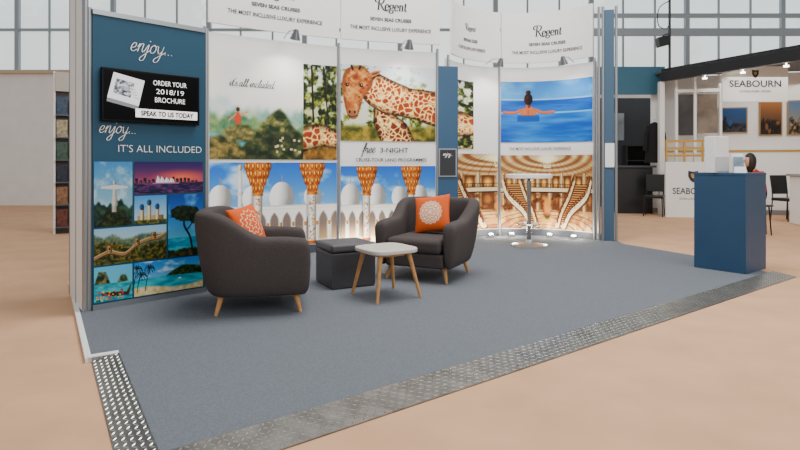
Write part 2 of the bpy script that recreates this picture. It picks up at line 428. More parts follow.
def img_mosque(w, seed, cols):
    c = Cv(int(w*200), 200, (60, 122, 190), (204, 220, 232))
    cl = c.noise(4, 4, 2); c.mix(np.clip((cl-.50)*4, 0, 1)*np.clip((c.Y-.3)*3, 0, 1), (236, 240, 244), .75)
    r = np.random.RandomState(seed)
    for mx in (c.asp*.24, c.asp*.80):
        c.pillar(mx-.026, mx+.026, .3, .84, (244, 242, 238), .6); c.pillar(mx-.042, mx+.042, .62, .655, (226, 222, 214), .5); c.pillar(mx-.016, mx+.016, .84, .93, (240, 238, 234), .5); c.ball(mx, .94, .024, .035, (226, 210, 172))
    x = .14
    while x < c.asp:
        rr = .10+.05*r.rand(); c.pillar(x-rr*.85, x+rr*.85, .44, .54, (236, 234, 228), .6); c.ball(x, .58, rr, rr*1.3, (252, 251, 248), .62)
        c.line([(x,.58+rr*1.25),(x,.65+rr*1.35)], .008, (186,150,84)); x += .30+.08*r.rand()
    c.pillar(0, c.asp, .05, .48, (250, 248, 243), .97); c.rect(0, .475, c.asp, .49, (216, 208, 194)); c.rect(0, .445, c.asp, .452, (222,212,190))
    x = .02
    while x < c.asp+.1:
        pts = [(x-.050,.05),(x-.050,.26),(x-.052,.31),(x-.035,.36),(x,.41),(x+.035,.36),(x+.052,.31),(x+.050,.26),(x+.050,.05)]
        m = c.mask(pts); c.mix(blur(m, 1), (130, 118, 112), .9); c.mix(blur(m, 1)*np.clip(1-(c.Y-.05)*5, 0, 1), (214, 184, 140), .7)
        c.pillar(x+.062, x+.084, .05, .26, (254, 252, 246), .6); c.pillar(x+.058, x+.088, .235, .285, (212, 164, 92), .6); x += .146
    c.tex(c.Y < .06, 12, (206, 194, 170), (238, 230, 214))
    for cx in cols:
        c.rect(cx-.075, 0, cx-.05, .66, (70, 64, 68), .3)
        c.pillar(cx-.048, cx+.048, 0, .68, (250, 246, 240), .45)
        for k in range(46):
            yy = .03+.56*r.rand(); xx = cx-.036+.072*r.rand(); c.ell(xx, yy, .006+.005*r.rand(), .010, [(196,124,56), (156,98,66), (116,122,68), (214,160,84)][k % 4], .8)
        cap = c.mask([(cx-.048,.62),(cx-.062,.69),(cx-.092,.77),(cx-.13,.86),(cx-.145,.95),(cx-.14,1.01),(cx+.14,1.01),(cx+.145,.95),(cx+.13,.86),(cx+.092,.77),(cx+.062,.69),(cx+.048,.62)])
        c.tex(cap, 26, (164, 102, 40), (220, 162, 80), k=1)
        for row in range(4):
            y = .69+.088*row; hw = .062+.028*row; n = 4+row
            for k in range(n):
                t = (k+.5)/n*2-1; xx = cx+hw*math.sin(t*1.35)/math.sin(1.35); lr = hw/n*.95
                c.ell(xx, y, lr, .046, (128, 72, 24), .7); c.ell(xx-.001, y+.005, lr*.8, .040, (228, 168, 82), 1, soft=.7); c.ell(xx-.003, y+.014, lr*.35, .022, (255, 230, 166), .9, soft=.6)
        sh = blur(cap, 4); c.mix(cap*np.clip(1.0-sh, 0, 1), (96, 52, 16), .55)
        c.mix(cap*np.clip((c.X-cx-.03)*6, 0, 1), (84, 44, 14), .5)
        c.pillar(cx-.062, cx+.062, .605, .635, (216, 156, 72), .5); c.pillar(cx-.058, cx+.058, 0, .045, (190, 130, 66), .5)
    return c.a
def img_pool():
    c = Cv(300, 220, (84, 142, 196), (152, 194, 220))
    c.mix(np.clip((c.noise(3, 4, 2)-.5)*3, 0, 1)*(c.Y > .7), (180, 208, 230), .6)
    c.tex(c.Y < .70, 12, (36, 104, 166), (58, 130, 188), stretch=10, k=0); c.mix(np.clip(1-np.abs(c.Y-.70)*60, 0, 1), (214, 228, 236), .7)
    c.mix(np.clip((.50-c.Y)*60, 0, 1), (96, 168, 206), 1)
    c.tex(c.Y < .47, 9, (28, 108, 172), (66, 148, 202), stretch=8, k=1)
    c.mix(np.clip(1-np.abs(c.Y-.485)*70, 0, 1), (170, 212, 230), .7)
    skin = (194, 130, 96); dk = (150, 92, 66)
    for sg in (-1, 1):
        p = crom([(.41+sg*.12,.53),(.41+sg*.19,.495),(.41+sg*.29,.492),(.41+sg*.36,.50)])
        c.line([(x, y-.008) for x, y in p], .042, dk); c.line(p, .036, skin)
    c.poly(crom([(.30,.43),(.29,.50),(.31,.555),(.37,.585),(.41,.59),(.45,.585),(.51,.555),(.53,.50),(.52,.43)], 5), skin, 1, 2)
    c.ell(.41,.49,.010,.08,dk,.6,soft=.8); c.ell(.36,.51,.03,.05,(214,154,118),.5,soft=.9); c.ball(.41, .615, .030, .05, (180,116,84)); c.ball(.41, .71, .062, .096, (82, 50, 34)); c.ball(.41,.82,.036,.036,(90,56,38)); c.ell(.395,.74,.02,.03,(124,82,56),.6,soft=.8)
    c.mix(np.clip((.455-c.Y)*40, 0, 1)*(np.abs(c.X-.41) < .16)*(c.Y > .34), (40, 100, 158), .85)
    return c.a
def img_stairs(part):
    c = Cv(300 if part else 120, 220, (206, 180, 142), (166, 132, 96))
    cx = c.asp*(.50 if part else 1.05)
    for k in range(8):
        r = 1-.1*k; c.ell(cx, 1.0, r*.95, r*.34, [(138,102,68), (230,212,178)][k % 2], .85, soft=.12)
    for k in range(-9, 10): c.line([(cx+k*.03,1),(cx+k*.11,.70)], .006, (112,80,52), .6)
    c.ell(cx, .95, .17, .08, (255, 244, 206), 1, soft=.5); c.ell(cx, .93, .05, .04, (255, 253, 242), 1)
    for k in range(5): c.line([(cx-.06+.03*k,.94),(cx-.04+.02*k,.84)], .006, (255,236,180)); c.ell(cx-.04+.02*k,.835,.008,.012,(255,250,224))
    n = int(c.asp/.17)+1
    for k in range(n):
        x = .04+.17*k; c.rect(x+.03, .26, x+.14, .72, (108, 74, 48), .85); c.ell(x+.085, .62, .05, .09, (246, 208, 138), .9, soft=.8); c.ell(x+.085,.40,.045,.08,(226,180,112),.7,soft=.8)
        c.pillar(x-.018, x+.022, .24, .76, (228, 206, 170), .35)
    c.tex((c.noise(14) > .57) & (c.Y < .48) & (c.Y > .2), 20, (82, 52, 34), (160, 118, 80), k=2)
    c.pillar(0, c.asp, .50, .56, (236, 220, 190), .9); c.rect(0, .485, c.asp, .503, (66,42,28)); c.rect(0,.556,c.asp,.566,(84,56,38))
    for k in range(int(c.asp*40)): c.rect(k/40., .56, k/40.+.006, .61, (84,58,40), .9)
    c.rect(0,.605,c.asp,.615,(70,44,30))
    c.tex(c.Y < .24, 8, (150, 116, 82), (214, 188, 150), k=3)
    for k in range(6):
        d = np.hypot((c.X-cx)/1.0, (c.Y+.02)/.30); c.mix(np.clip(1-np.abs(d-.15*k-.1)*40, 0, 1)*(c.Y < .24), (88, 54, 34), .75)
    for sg in (-1, 1):
        for k in range(18):
            t0 = k/18; a = [(cx+sg*(.62-.40*t0**1.3), .58-.53*t0), (cx+sg*(.40-.25*t0**1.3), .58-.53*t0)]
            c.line(a, .036, (92, 54, 36)); c.line([(p[0], p[1]+.011) for p in a], .012, (206, 168, 122))
        for off, w_, col in ((.64, .07, (240,224,194)), (.385, .055, (228,206,170))):
            pts = crom([(cx+sg*off, .64), (cx+sg*(off-.08), .43), (cx+sg*(off-.24*(off/.5)), .22), (cx+sg*(off-.38*(off/.6)), .04)], 6)
            c.line([(x+.008, y-.02) for x, y in pts], w_, (112,80,54)); c.line(pts, w_*.85, col); c.line([(x, y+.045) for x, y in pts], .012, (60,34,22)); c.line([(x, y+.085) for x, y in pts], .016, (136,86,44))
            for k in range(0, len(pts), 2): c.line([pts[k], (pts[k][0], pts[k][1]+.085)], .005, (76,46,30))
    c.ell(cx, .31, .06, .15, (206, 158, 98), 1, soft=.4); c.ell(cx, .12, .13, .05, (196, 158, 112), 1, soft=.3); c.ell(cx,.17,.05,.05,(76,96,50),.9,soft=.5); c.ell(cx,.20,.035,.03,(206,100,80),.8,soft=.5)
    c.a *= .97
    return c.a
def img_statue():
    c = Cv(130, 212, (96, 146, 184), (176, 196, 196)); c.mix(np.clip((c.noise(4)-.5)*4,0,1),(206,216,222),.6)
    c.tex(c.ridge(.34, .16, 8, 3), 12, (26, 56, 60), (80, 108, 82), k=2)
    c.tex(c.mask([(.05,0),(.20,.25),(.40,.27),(.61,0)]), 16, (18, 34, 16), (80, 94, 44), k=2)
    c.pillar(.28,.36,.22,.33,(186,184,176)); c.poly([(.275,.32),(.30,.62),(.34,.62),(.37,.32)], (196,194,186),1,1); c.poly([(.335,.32),(.33,.62),(.34,.62),(.37,.32)], (140,140,136),.8,1); c.poly([(.10,.59),(.10,.615),(.30,.64),(.34,.64),(.54,.615),(.54,.59),(.34,.57),(.30,.57)], (204,202,194)); c.ball(.32,.675,.022,.035,(206,202,194))
    return c.a
def img_harbour():
    c = Cv(200, 96, (66, 52, 112), (216, 124, 128)); c.ell(1.4,.5,1.0,.3,(238,146,104),.7,soft=.9); c.tex(c.Y<.34, 20, (34,32,76), (126,84,126), stretch=4)
    for k in range(16): c.rect(.02+.12*k,.34,.10+.12*k,.40+.12*RNG.rand(),(40,34,66)); c.rect(.04+.12*k,.36,.05+.12*k,.38,(240,200,140),.8)
    for k, x in enumerate((.62,.74,.88,1.02)): c.poly([(x,.33),(x+.01,.44),(x+.05,.58-.03*k),(x+.12,.44),(x+.16,.33)], (230,220,230)); c.line([(x+.05,.58-.03*k),(x+.12,.34)],.008,(130,120,156))
    c.rect(.52,.30,1.32,.34,(150,130,150)); return c.a
def img_cathedral():
    c = Cv(84, 76, (104,152,196), (196,208,214)); c.pillar(.1,1.0,.0,.3,(196,178,146))
    for x, h in ((.25,.75),(.5,.9),(.78,.75)): c.pillar(x-.07,x+.07,.1,h-.15,(220,206,178),.4); c.ball(x,h-.15,.08,.11,(60,110,148))
    c.tex(c.Y<.14, 12, (64,84,44), (140,130,84)); return c.a
def img_dusktree():
    c = Cv(110, 190, (34,88,146), (150,202,214)); c.mix(np.clip((c.noise(3)-.5)*4,0,1)*(c.Y>.4),(190,214,226),.5)
    c.tex(c.Y < .30, 14, (30,128,152), (84,176,188), stretch=3); c.tex(c.ridge(.12,.06,6,2), 12, (26,42,24), (114,106,66))
    c.line(crom([(.40,.08),(.36,.3),(.26,.5),(.28,.64)]), .03, (34,24,18)); c.line([(.31,.42),(.44,.58)],.018,(34,24,18))
    m = (np.hypot((c.X-.28)/.27,(c.Y-.69)/.13)+.5*(c.noise(14)-.5) < .95); c.tex(m, 22, (8,18,12), (48,80,40), k=0)
    m = (np.hypot((c.X-.46)/.12,(c.Y-.58)/.07)+.5*(c.noise(14)-.5) < .95); c.tex(m, 22, (8,18,12), (48,80,40), k=0); return c.a
def img_wall():
    c = Cv(200, 100, (150,182,204), (214,216,200)); c.tex(c.ridge(.76,.2,9,6), 10, (92,112,108), (138,144,114), k=2); c.tex(c.ridge(.52,.24,9,8), 14, (42,60,30), (138,126,70), k=2)
    p = crom([(0,.18),(.4,.33),(.8,.24),(1.15,.48),(1.5,.60),(1.75,.62),(2.0,.74)])
    c.line(p, .09, (156,132,104)); c.line([(x,y+.05) for x,y in p], .018, (204,184,152)); c.line([(x,y-.045) for x,y in p], .02, (92,74,54))
    for x, y in ((.4,.40),(1.15,.54),(1.62,.68)): c.pillar(x-.07,x+.07,y-.08,y+.12,(176,150,116),.4); c.rect(x-.02,y,x+.02,y+.06,(56,44,34))
    return c.a
def img_boats():
    c = Cv(100, 100, (120,180,208), (130,192,198)); c.tex(c.mask([(.0,.5),(.12,.86),(.3,.84),(.42,.5)]), 12, (40,64,40), (140,134,106), k=1)
    c.tex(c.mask([(.6,.5),(.7,.72),(.82,.7),(.9,.5)]), 12, (54,78,52), (140,134,106), k=1)
    c.tex(c.Y<.5, 12, (44,142,154), (116,192,192), stretch=3); c.poly([(.2,.18),(.9,.1),(.98,.44),(.85,.2),(.3,.26)], (96,54,30),1,1)
    for k in range(60): c.ell(.05+.7*RNG.rand(), .03+.26*RNG.rand(), .022, .022, [(206,66,56),(232,186,70),(216,104,140),(40,84,36),(34,70,30)][k % 5])
    return c.a
def img_beach():
    c = Cv(210, 104, (70,138,196), (190,216,230)); c.mix(np.clip((c.noise(4,4,2)-.5)*4,0,1)*(c.Y>.5), (240,242,244), .7)
    c.tex(c.Y<.5, 10, (34,142,168), (88,188,194), stretch=5); c.tex(c.mask([(.9,.5),(1.1,.64),(1.4,.78),(1.7,.74),(2.1,.66),(2.1,.46)]), 14, (26,54,28), (84,110,56), k=1)
    c.tex(c.mask([(0,.0),(0,.26),(.5,.26),(1.1,.14),(1.6,.14),(2.1,.24),(2.1,0)]), 8, (206,184,138), (236,220,186), k=3)
    for x, y in ((.2,.62),(.42,.80),(.08,.82)):
        c.line(crom([(x-.12,.12),(x-.08,.4),(x,y)]), .018, (60,44,30))
        for k in range(11): a = k*.6; c.line(crom([(x,y),(x+.09*math.cos(a),y+.08*math.sin(a)+.02),(x+.15*math.cos(a),y+.10*math.sin(a)-.06)],4), .016, (22,54,22))
    c.ell(1.3,.38,.05,.02,(255,255,255)); return c.a
def img_misc(seed, c0, c1, c2, W=70, H=70):
    c = Cv(W, H, c0, c1); c.tex(c.ridge(.45, .3, 7, seed), 8, c2, c1); r = np.random.RandomState(seed)
    for k in range(5): c.ell(r.rand()*c.asp, .1+.5*r.rand(), .05+.08*r.rand(), .06+.15*r.rand(), [c0, c2][k % 2], .8, soft=.4)
    return c.a

# ============================================================ SETTING
u = Vector((.795, .607)); v = Vector((-.607, .795)); C0 = Vector((-1.01, 2.355))
v2 = Vector((-.538, .843)); n2 = Vector((-.843, -.538))
PZ = .03
struct('floor', MB().box((1, 12, -.05), (46, 36, .1)), mat('beige_hall_carpet', (206, 163, 128), .95, noise=.08, nscale=2.2, spec=.1))
struct('wall_back', MB().box((0, 21.1, 2.2), (40, .2, 4.4)), wall_white)
WX0 = -18; WW = 3.6
pane_m = mat('sky_glow_glass', (236, 246, 244), .1, alpha=.30, emit=1.8)  # panes emit light themselves, standing in for the bright overcast sky outside
frame_m = mat('window_frame_grey', (150, 160, 166), .5)
for k in range(10):
    x0 = WX0+WW*k; mb = MB()
    mb.box((x0, 21.1, 7.2), (.16, .16, 5.6))
    for fz in (4.45, 6.3, 8.2, 9.9): mb.box((x0+WW/2, 21.1, fz), (WW-.16, .12, .10))
    for fx in (1/3, 2/3): mb.box((x0+WW*fx, 21.1, 7.2), (.06, .08, 5.6))
    w = struct('window_%d' % (k+1), mb, frame_m)
    obj('pane', MB().box((x0+WW/2, 21.13, 7.2), (WW-.2, .012, 5.5)), pane_m, w)
struct('trim_1', MB().box((11, 17, 5.25), (12, .12, .22)), silver)
struct('trim_3', MB().box((11, 17, 5.75), (12, .12, .12)), silver)
struct('wall_left', MB().box((-13.1, 17, 2.0), (9.6, .15, 4.0)), wall_white)
struct('trim_4', MB().box((-8.2, 17, 2.0), (.1, .3, 4.0)), silver)
struct('trim_2', MB().box((-13.1, 16.9, 4.03), (9.6, .2, .1)), mat('cream_cap', (190, 172, 144), .6))
struct('wall_right', MB().box((21, 12, 2.2), (.2, 18, 4.4)), wall_white)

def tree(x, y, h, rad, label, seed):
    r = random.Random(seed); t = thing('tree', label, 'tree', (x, y, 0), 0, 'trees outside the hall windows')
    mb = MB(); mb.tube((0,0,0), (.1,0,h*.7), .22, .1, 10)
    for k in range(5): a = k*1.25; mb.tube((.05,0,h*.45), (rad*.6*math.cos(a), rad*.6*math.sin(a), h*.8), .08, .03, 8)
    obj('trunk', mb, mat('bark', (70, 56, 44), .9, noise=.2, nscale=8), t)
    lf = MB()
    for k in range(2200):
        a = r.uniform(0, 6.28); q = r.uniform(-1, 1); s = rad*(.45+.55*r.random())*(.8+.3*math.sin(a*3+q*4))
        p = Vector((s*math.cos(a)*math.sqrt(1-q*q), s*math.sin(a)*math.sqrt(1-q*q), h*.72+s*.85*q))
        d = Vector((r.uniform(-1,1), r.uniform(-1,1), r.uniform(-1,1))).normalized()*.22; e = d.orthogonal().normalized()*.14
        lf.add([p-d, p+e, p+d, p-e], [(0,1,2,3)])
    obj('foliage', lf, mat('tree_leaves', (36, 50, 22), .8, noise=.3, nscale=2), t)
tree(-12.2, 27.0, 12.3, 3.0, 'green tree outside the hall windows above the screen stand', 3)
tree(-17.6, 27.5, 9.5, 2.4, 'green tree outside the windows at the far left', 8)
tree(12.6, 27.5, 8.6, 2.2, 'green tree outside the windows above the neighbouring canopy', 11)
pr = mat('pale_render', (150, 162, 174), .8); dg = mat('distant_glass', (70, 94, 116), .3)
for bx, by, bh_, lab in ((-24, 42, 15, 'pale office block outside the windows at far left'), (24, 44, 14, 'pale office block outside the windows at far right')):
    bl = thing('building', lab, 'building', (bx, by, 0))
    obj('wall', MB().box((0,0,bh_/2), (16, 6, bh_)), pr, bl)
    for r_ in range(4):
        for q in range(5): obj('window', MB().box((-6+3*q, -3.02, 3+2.8*r_), (1.8, .08, 1.6)), dg, bl)

# ============================================================ BOOTH PLATFORM
L_in = 1.49; PW = .155
Fr = C0+u*6.48
pI = C0+v2*L_in; pO = pI+n2*PW; pB = pO+v2*2.75
poly = [tuple(C0), tuple(Fr), (4.1, 7.1), (3.42, 8.55), (3.5, 9.9), (1.8, 10.6), (0, 9.4), (-2.9, 7.6), tuple(pB), tuple(pO), tuple(pI)]
cp = thing('booth_carpet', 'raised grey blue carpet under the armchairs and display walls', 'carpet', (0, 0, 0))
obj('carpet', MB().prism(poly, .001, PZ), carpet_m, cp)
obj('edge_strip', MB().prism([tuple(pO), tuple(pB), tuple(pB+n2*.035), tuple(pO+n2*.035)], .001, PZ), white, cp)
def tread(label, A, d, n, L, W):
    t = thing('ramp_plate', label, 'ramp plate', (A.x, A.y, 0))
    P = lambda a, b, z=0: (A.x+d.x*a+n.x*b, A.y+d.y*a+n.y*b, PZ+.005-(PZ-.002)*b/W+z)
    mb = MB(); mb.add([P(0,0), P(L,0), P(L,W), P(0,W)], [(0,1,2,3)])
    mb.add([P(0,W), P(L,W), (P(L,W)[0], P(L,W)[1], 0.001), (P(0,W)[0], P(0,W)[1], .001)], [(0,1,2,3)])
    mb.add([P(0,0), P(L,0), (P(L,0)[0], P(L,0)[1], 0.001), (P(0,0)[0], P(0,0)[1], .001)], [(0,1,2,3)])
    mb.add([P(L,0), P(L,W), (P(L,W)[0], P(L,W)[1], 0.001), (P(L,0)[0], P(L,0)[1], .001)], [(0,1,2,3)])
    obj('plate', mb, plate_m, t, world=True)
    lz = MB(); s = .031; na = int(L/s); nb = int(W/s)
    for i in range(na):
        for j in range(nb):
            a = (i+.5)*L/na; b = (j+.5)*W/nb; l, w_ = (.0150, .0042); k = 1 if (i+j) % 2 else -1
            ax = (.7071, .7071*k); bx = (-.7071*k, .7071)
            q = lambda e, f, z: P(a+ax[0]*e+bx[0]*f, b+ax[1]*e+bx[1]*f, z)
            lz.add([q(-l,0,.0003), q(0,-w_,.0003), q(l,0,.0003), q(0,w_,.0003), q(-l*.4,0,.0028), q(l*.4,0,.0028)],
                   [(0,1,5,4), (1,2,5), (2,3,4,5), (3,0,4)])
    obj('raised_tread', lz, plate_hi, t, world=True, smooth=10)
    return t
tread('long chequered aluminium ramp strip along the front carpet edge', C0, u, Vector((.607, -.795)), 6.6, .23)
lt_ = tread('short chequered aluminium ramp strip on the left carpet edge', C0-v2*.22, v2, n2, L_in+.22, PW)
obj('end_cap', MB().prism([tuple(pI), tuple(pO+n2*.02), tuple(pO+n2*.02+v2*.05), tuple(pI+v2*.05)], .001, PZ+.006), white, lt_, world=True)

# ============================================================ LEFT SCREEN PANEL
A = Vector((-2.57, 4.64)); B = Vector((-1.845, 5.355)); S0 = Line(A, B); L0 = S0.L
dp = thing('exhibition_stand', 'tall petrol blue stand panel with travel photo collage and white lettering', 'display stand', (A.x, A.y, PZ))
obj('board', slab(S0, .02, L0-.02, PZ, 2.50, -.05, 0), blue_panel, dp, world=True)
for s_ in (0, L0): obj('post', MB().tube(S0.pos(s_, PZ, -.02), S0.pos(s_, 2.55, -.02), .022, .022, 12), silver, dp, world=True)
obj('top_rail', slab(S0, .02, L0-.02, 2.50, 2.54, -.05, .012), silver, dp, world=True)
obj('bottom_rail', slab(S0, .02, L0-.02, PZ, PZ+.045, 0, .012), silver, dp, world=True)
for im, a in ((img_statue(), (.03,.335,.72,1.27)), (img_harbour(), (.352,.975,.985,1.27)), (img_cathedral(), (.352,.63,.72,.97)), (img_dusktree(), (.645,.975,.40,.97)),
              (img_wall(), (.03,.63,.40,.705)), (img_boats(), (.03,.335,.09,.385)), (img_beach(), (.35,.975,.09,.385))):
    print_on('photo_print', S0, a[0], a[1], a[2], a[3], im, dp, .004)
letter(S0, 'enjoy...', .50, 2.25, .36, white_ink, dp, .006, True, w=.07)
letter(S0, 'enjoy...', .215, 1.525, .29, white_ink, dp, .006, True, w=.075)
letter(S0, "IT'S ALL INCLUDED", .59, 1.385, .74, white_ink, dp, .006, height=.062, bold=-.014)
SR = Line(tuple(A+v*.8-u*.03), tuple(A-u*.03))
rp = thing('side_partition', 'narrow white side partition with silver posts behind the blue screen stand', 'partition', (A.x, A.y, PZ))
obj('board', slab(SR, .03, SR.L-.03, PZ, 2.9, -.02, .02), white, rp, world=True)
for s_ in (0, .4, SR.L-.02): obj('post', MB().tube(SR.pos(s_, PZ, 0), SR.pos(s_, 2.95, 0), .025, .025, 12), silver, rp, world=True)
SR2 = Line(tuple(B+Vector((-.02,.06))), (-2.42, 6.93))
rp = thing('side_partition', 'white return partition joining the screen stand to the curved wall', 'partition', (B.x, B.y, PZ))
obj('board', slab(SR2, 0, SR2.L, PZ, 2.5, -.02, .02), white, rp, world=True)

tv = thing('television', 'black flat screen television showing a brochure advert, on blue panel', 'television', S0.pos(.5, 1.61, .03))
obj('casing', slab(S0, .075, .92, 1.61, 2.06, .012, .05), mat('tv_black', (4, 4, 5), .35, spec=.15), tv, world=True, bevel=.004)
c = Cv(320, 167, (3, 3, 5), (1, 1, 2))
c.poly([(.06,.44),(.18,.96),(.78,.84),(.66,.30)], (222, 224, 228), 1, 0); c.poly([(.06,.44),(.66,.30),(.64,.23),(.05,.36)], (130, 130, 136))
c.poly([(.66,.30),(.64,.23),(.76,.77),(.78,.84)], (170,170,176))
for k in range(3): c.line([(.052+.004*k,.385+.02*k),(.65,.245+.022*k)], .004, (80,80,86))
c.tex(c.mask([(.16,.54),(.23,.84),(.58,.77),(.50,.46)]), 22, (60, 64, 74), (206, 208, 214), k=0)
for k in range(4): c.line([(.57-.03*k,.50+.06*k-.03),(.66-.02*k,.48+.06*k-.03)], .010, (90,92,100))
c.rect(.60, .07, 1.90, .25, (252, 252, 252))
print_on('screen', S0, .092, .903, 1.628, 2.043, c.a, tv, .052, screen_m)
smw = mat('screen_white', (250,250,250), .5, emit=.8)
for tx, sc_, zc, w_ in (('ORDER YOUR', .645, 1.970, .30), ('2018/19', .645, 1.895, .25), ('BROCHURE', .645, 1.820, .27)):
    letter(S0, tx, sc_, zc, w_, smw, tv, .054, height=.044, bold=-.004)
letter(S0, 'SPEAK TO US TODAY', .625, 1.694, .47, mat('black_ink', (1,1,2), .8, spec=0), tv, .056, height=.046, bold=.03)

# ============================================================ CURVED WALLS
def header_text(surf, sc, w, parent, z=3.38, off=.08):
    letter(surf, 'Regent', sc, z+.105, w*.36, ink, parent, off, 'roman', w=.22)
    letter(surf, 'SEVEN SEAS CRUISES', sc, z-.10, w*.46, ink, parent, off, height=.052, bold=.03)
    letter(surf, 'THE MOST INCLUSIVE LUXURY EXPERIENCE', sc, z-.235, w*.90, ink_light, parent, off, height=.054, bold=.018)
def posts(surf, ss, z1, parent):
    for s_ in ss:
        obj('post', MB().tube(surf.pos(s_, PZ, .01), surf.pos(s_, z1, .01), .02, .02, 12), silver, parent, world=True)
skirt = mat('dark_skirting', (60, 66, 78), .5)
W1 = Arc((-2.42, 6.93), (-.89, 7.87), (.55, 8.28))
t = thing('curved_display_wall', 'left curved display wall with giraffe and white mosque photographs', 'display wall', W1.pos(W1.L/2, PZ))
sm = W1.at_px(338.5); sa = W1.at_px(303)
obj('board', slab(W1, 0, W1.L, PZ, 2.90, -.05, 0), white, t, world=True)
obj('skirting', slab(W1, 0, W1.L, PZ, .14, .0, .02), skirt, t, world=True)
posts(W1, (0, sm, W1.L), 2.95, t)
print_on('photo_print', W1, .03, sa, 1.31, 2.62, img_cliffs(), t, .012)
print_on('photo_print', W1, sa, sm-.03, 1.31, 2.62, img_trees(), t, .012)
print_on('photo_print', W1, .03, sm-.03, .15, 1.27, img_mosque(1.5, 3, (.56, 1.20)), t, .012)
print_on('photo_print', W1, sm+.03, W1.L-.03, 1.58, 2.66, img_giraffe(), t, .012)
print_on('photo_print', W1, sm+.03, W1.L-.03, .15, 1.22, img_mosque(1.4, 8, (.38, 1.04)), t, .012)
letter(W1, "it's all included", W1.at_px(252), 2.30, .62, ink_light, t, .02, True, w=.13)
sc1 = W1.at_px(391)
letter(W1, 'free', W1.at_px(368), 1.45, .22, ink, t, .02, True, w=.15)
letter(W1, '3-NIGHT', W1.at_px(394), 1.45, .42, ink, t, .02, height=.070, bold=.01)
letter(W1, 'CRUISE-TOUR LAND PROGRAMMES', sc1, 1.31, 1.06, ink_light, t, .02, height=.050, bold=.015)
for (a, b, w_) in ((.02, sm-.015, 1.45), (sm+.015, W1.L+.02, 1.35)):
    h = obj('header_board', slab(W1, a, b, 3.0, 3.83, .04, .075), white, t, world=True)
    header_text(W1, (a+b)/2, w_, h, 3.42)

W2 = Arc((.74, 8.72), (1.95, 9.62), (3.13, 8.99))
t2 = thing('curved_display_wall', 'right curved display wall with blue pool and ship staircase photographs', 'display wall', W2.pos(W2.L/2, PZ))
sm2 = W2.at_px(499)
obj('board', slab(W2, 0, W2.L, PZ, 2.90, -.05, 0), white, t2, world=True)
obj('skirting', slab(W2, 0, W2.L, PZ, .14, .0, .02), skirt, t2, world=True)
posts(W2, (0, sm2, W2.L), 2.95, t2)
sb = W2.at_px(473)
c = Cv(80, 230, (220, 222, 212), (190, 182, 140)); c.leaves(.62, 26, (16, 28, 12), (60, 74, 30), (140, 144, 80)); coat(c, c.mask([(.0,.42),(.2,.55),(.35,.5),(.35,.2),(0,.15)]), 160, 6)
print_on('photo_print', W2, .02, sb, 1.50, 2.62, c.a, t2, .012)
print_on('photo_print', W2, sm2+.03, W2.L-.04, 1.62, 2.66, img_pool(), t2, .012)
print_on('photo_print', W2, .02, sm2-.03, .15, 1.42, img_stairs(0), t2, .012)
print_on('photo_print', W2, sm2+.03, W2.L-.04, .15, 1.40, img_stairs(1), t2, .012)
letter(W2, 'THE MOST INCLUSIVE LUXURY EXPERIENCE', W2.at_px(540), 1.51, 1.05, ink_light, t2, .02, height=.05, bold=.01)
for (a, b, w_) in ((.0, sm2-.015, .80), (sm2+.015, W2.L, 1.40)):
    h = obj('header_board', slab(W2, a, b, 2.97, 3.82, .04, .075), white, t2, world=True)
    header_text(W2, (a+b)/2, w_, h)

SB = Line((.545, 8.25), (.865, 8.32))
bc = thing('blue_column', 'slim tall blue column between the two curved display walls', 'column', SB.pos(.16, PZ))
obj('board', slab(SB, 0, SB.L, PZ, 2.70, -.10, 0), blue_col, bc, world=True, bevel=.01)
ts = thing('notice_holder', 'small dark notice in silver frame fixed to the blue column', 'notice', SB.pos(.16, 1.1, .01))
obj('frame', slab(SB, .02, .30, 1.06, 1.48, .002, .02), silver, ts, world=True)
obj('notice_sheet', slab(SB, .04, .28, 1.08, 1.46, .02, .024), dark, ts, world=True)
letter(SB, 'enjoy...', .16, 1.38, .15, white_ink, ts, .027, True, w=.14)
SE = Line((3.14, 8.93), (3.42, 8.86))
ec = thing('end_column', 'narrow grey blue end column with silver posts at right wall end', 'column', SE.pos(.14, PZ))
obj('board', slab(SE, .10, SE.L-.03, PZ, 3.7, -.04, 0), mat('slate_blue', (62, 90, 114), .5), ec, world=True)
for s_ in (.03, .09, SE.L): obj('post', MB().tube(SE.pos(s_, PZ), SE.pos(s_, 3.75), .022, .022, 12), silver, ec, world=True)
obj('notice_sheet', slab(SE, .12, .26, 1.20, 1.58, .01, .02), acryl, ec, world=True)

def spot(surf, s_, lab, power=27):
    b = Vector(surf.pos(s_, 2.93, .05)); e = Vector(surf.pos(s_, 2.96, .42)); q = Vector(surf.pos(s_+.02, 2.90, .45))
    t = thing('spotlight', lab, 'spotlight', tuple(b))
    obj('arm', MB().path([b, b.lerp(e, .5)+Vector((0,0,.04)), e], .010, 8), chrome, t, world=True)
    d = (Vector(surf.pos(s_, 1.9, 0))-q).normalized()
    obj('lamp_head', MB().tube(q-d*.04, q+d*.06, .035, .07, 16).tube(q-d*.07, q-d*.04, .025, .035, 16), mat('grey_metal', (120,122,126), .3, .8), t, world=True)
    obj('bulb', MB().tube(q+d*.055, q+d*.062, .058, .058, 16), glow, t, world=True)
    l = bpy.data.lights.new('lamp', 'SPOT'); l.energy = power; l.spot_size = R(120); l.spot_blend = 1; l.color = (1, .96, .89); l.shadow_soft_size = .06
    lo = bpy.data.objects.new('lamp', l); COL.objects.link(lo); lo.location = q+d*.1; lo.rotation_euler = d.to_track_quat('-Z', 'Y').to_euler()
spot(W1, W1.at_px(283), 'chrome arm spotlight above the cliff and tree photographs')
spot(W1, W1.at_px(400), 'chrome arm spotlight above the large giraffe photograph')
spot(W2, W2.at_px(484), 'chrome arm spotlight under the header beside the blue column')
spot(W2, W2.at_px(575), 'chrome arm spotlight above the blue pool photograph', 22)
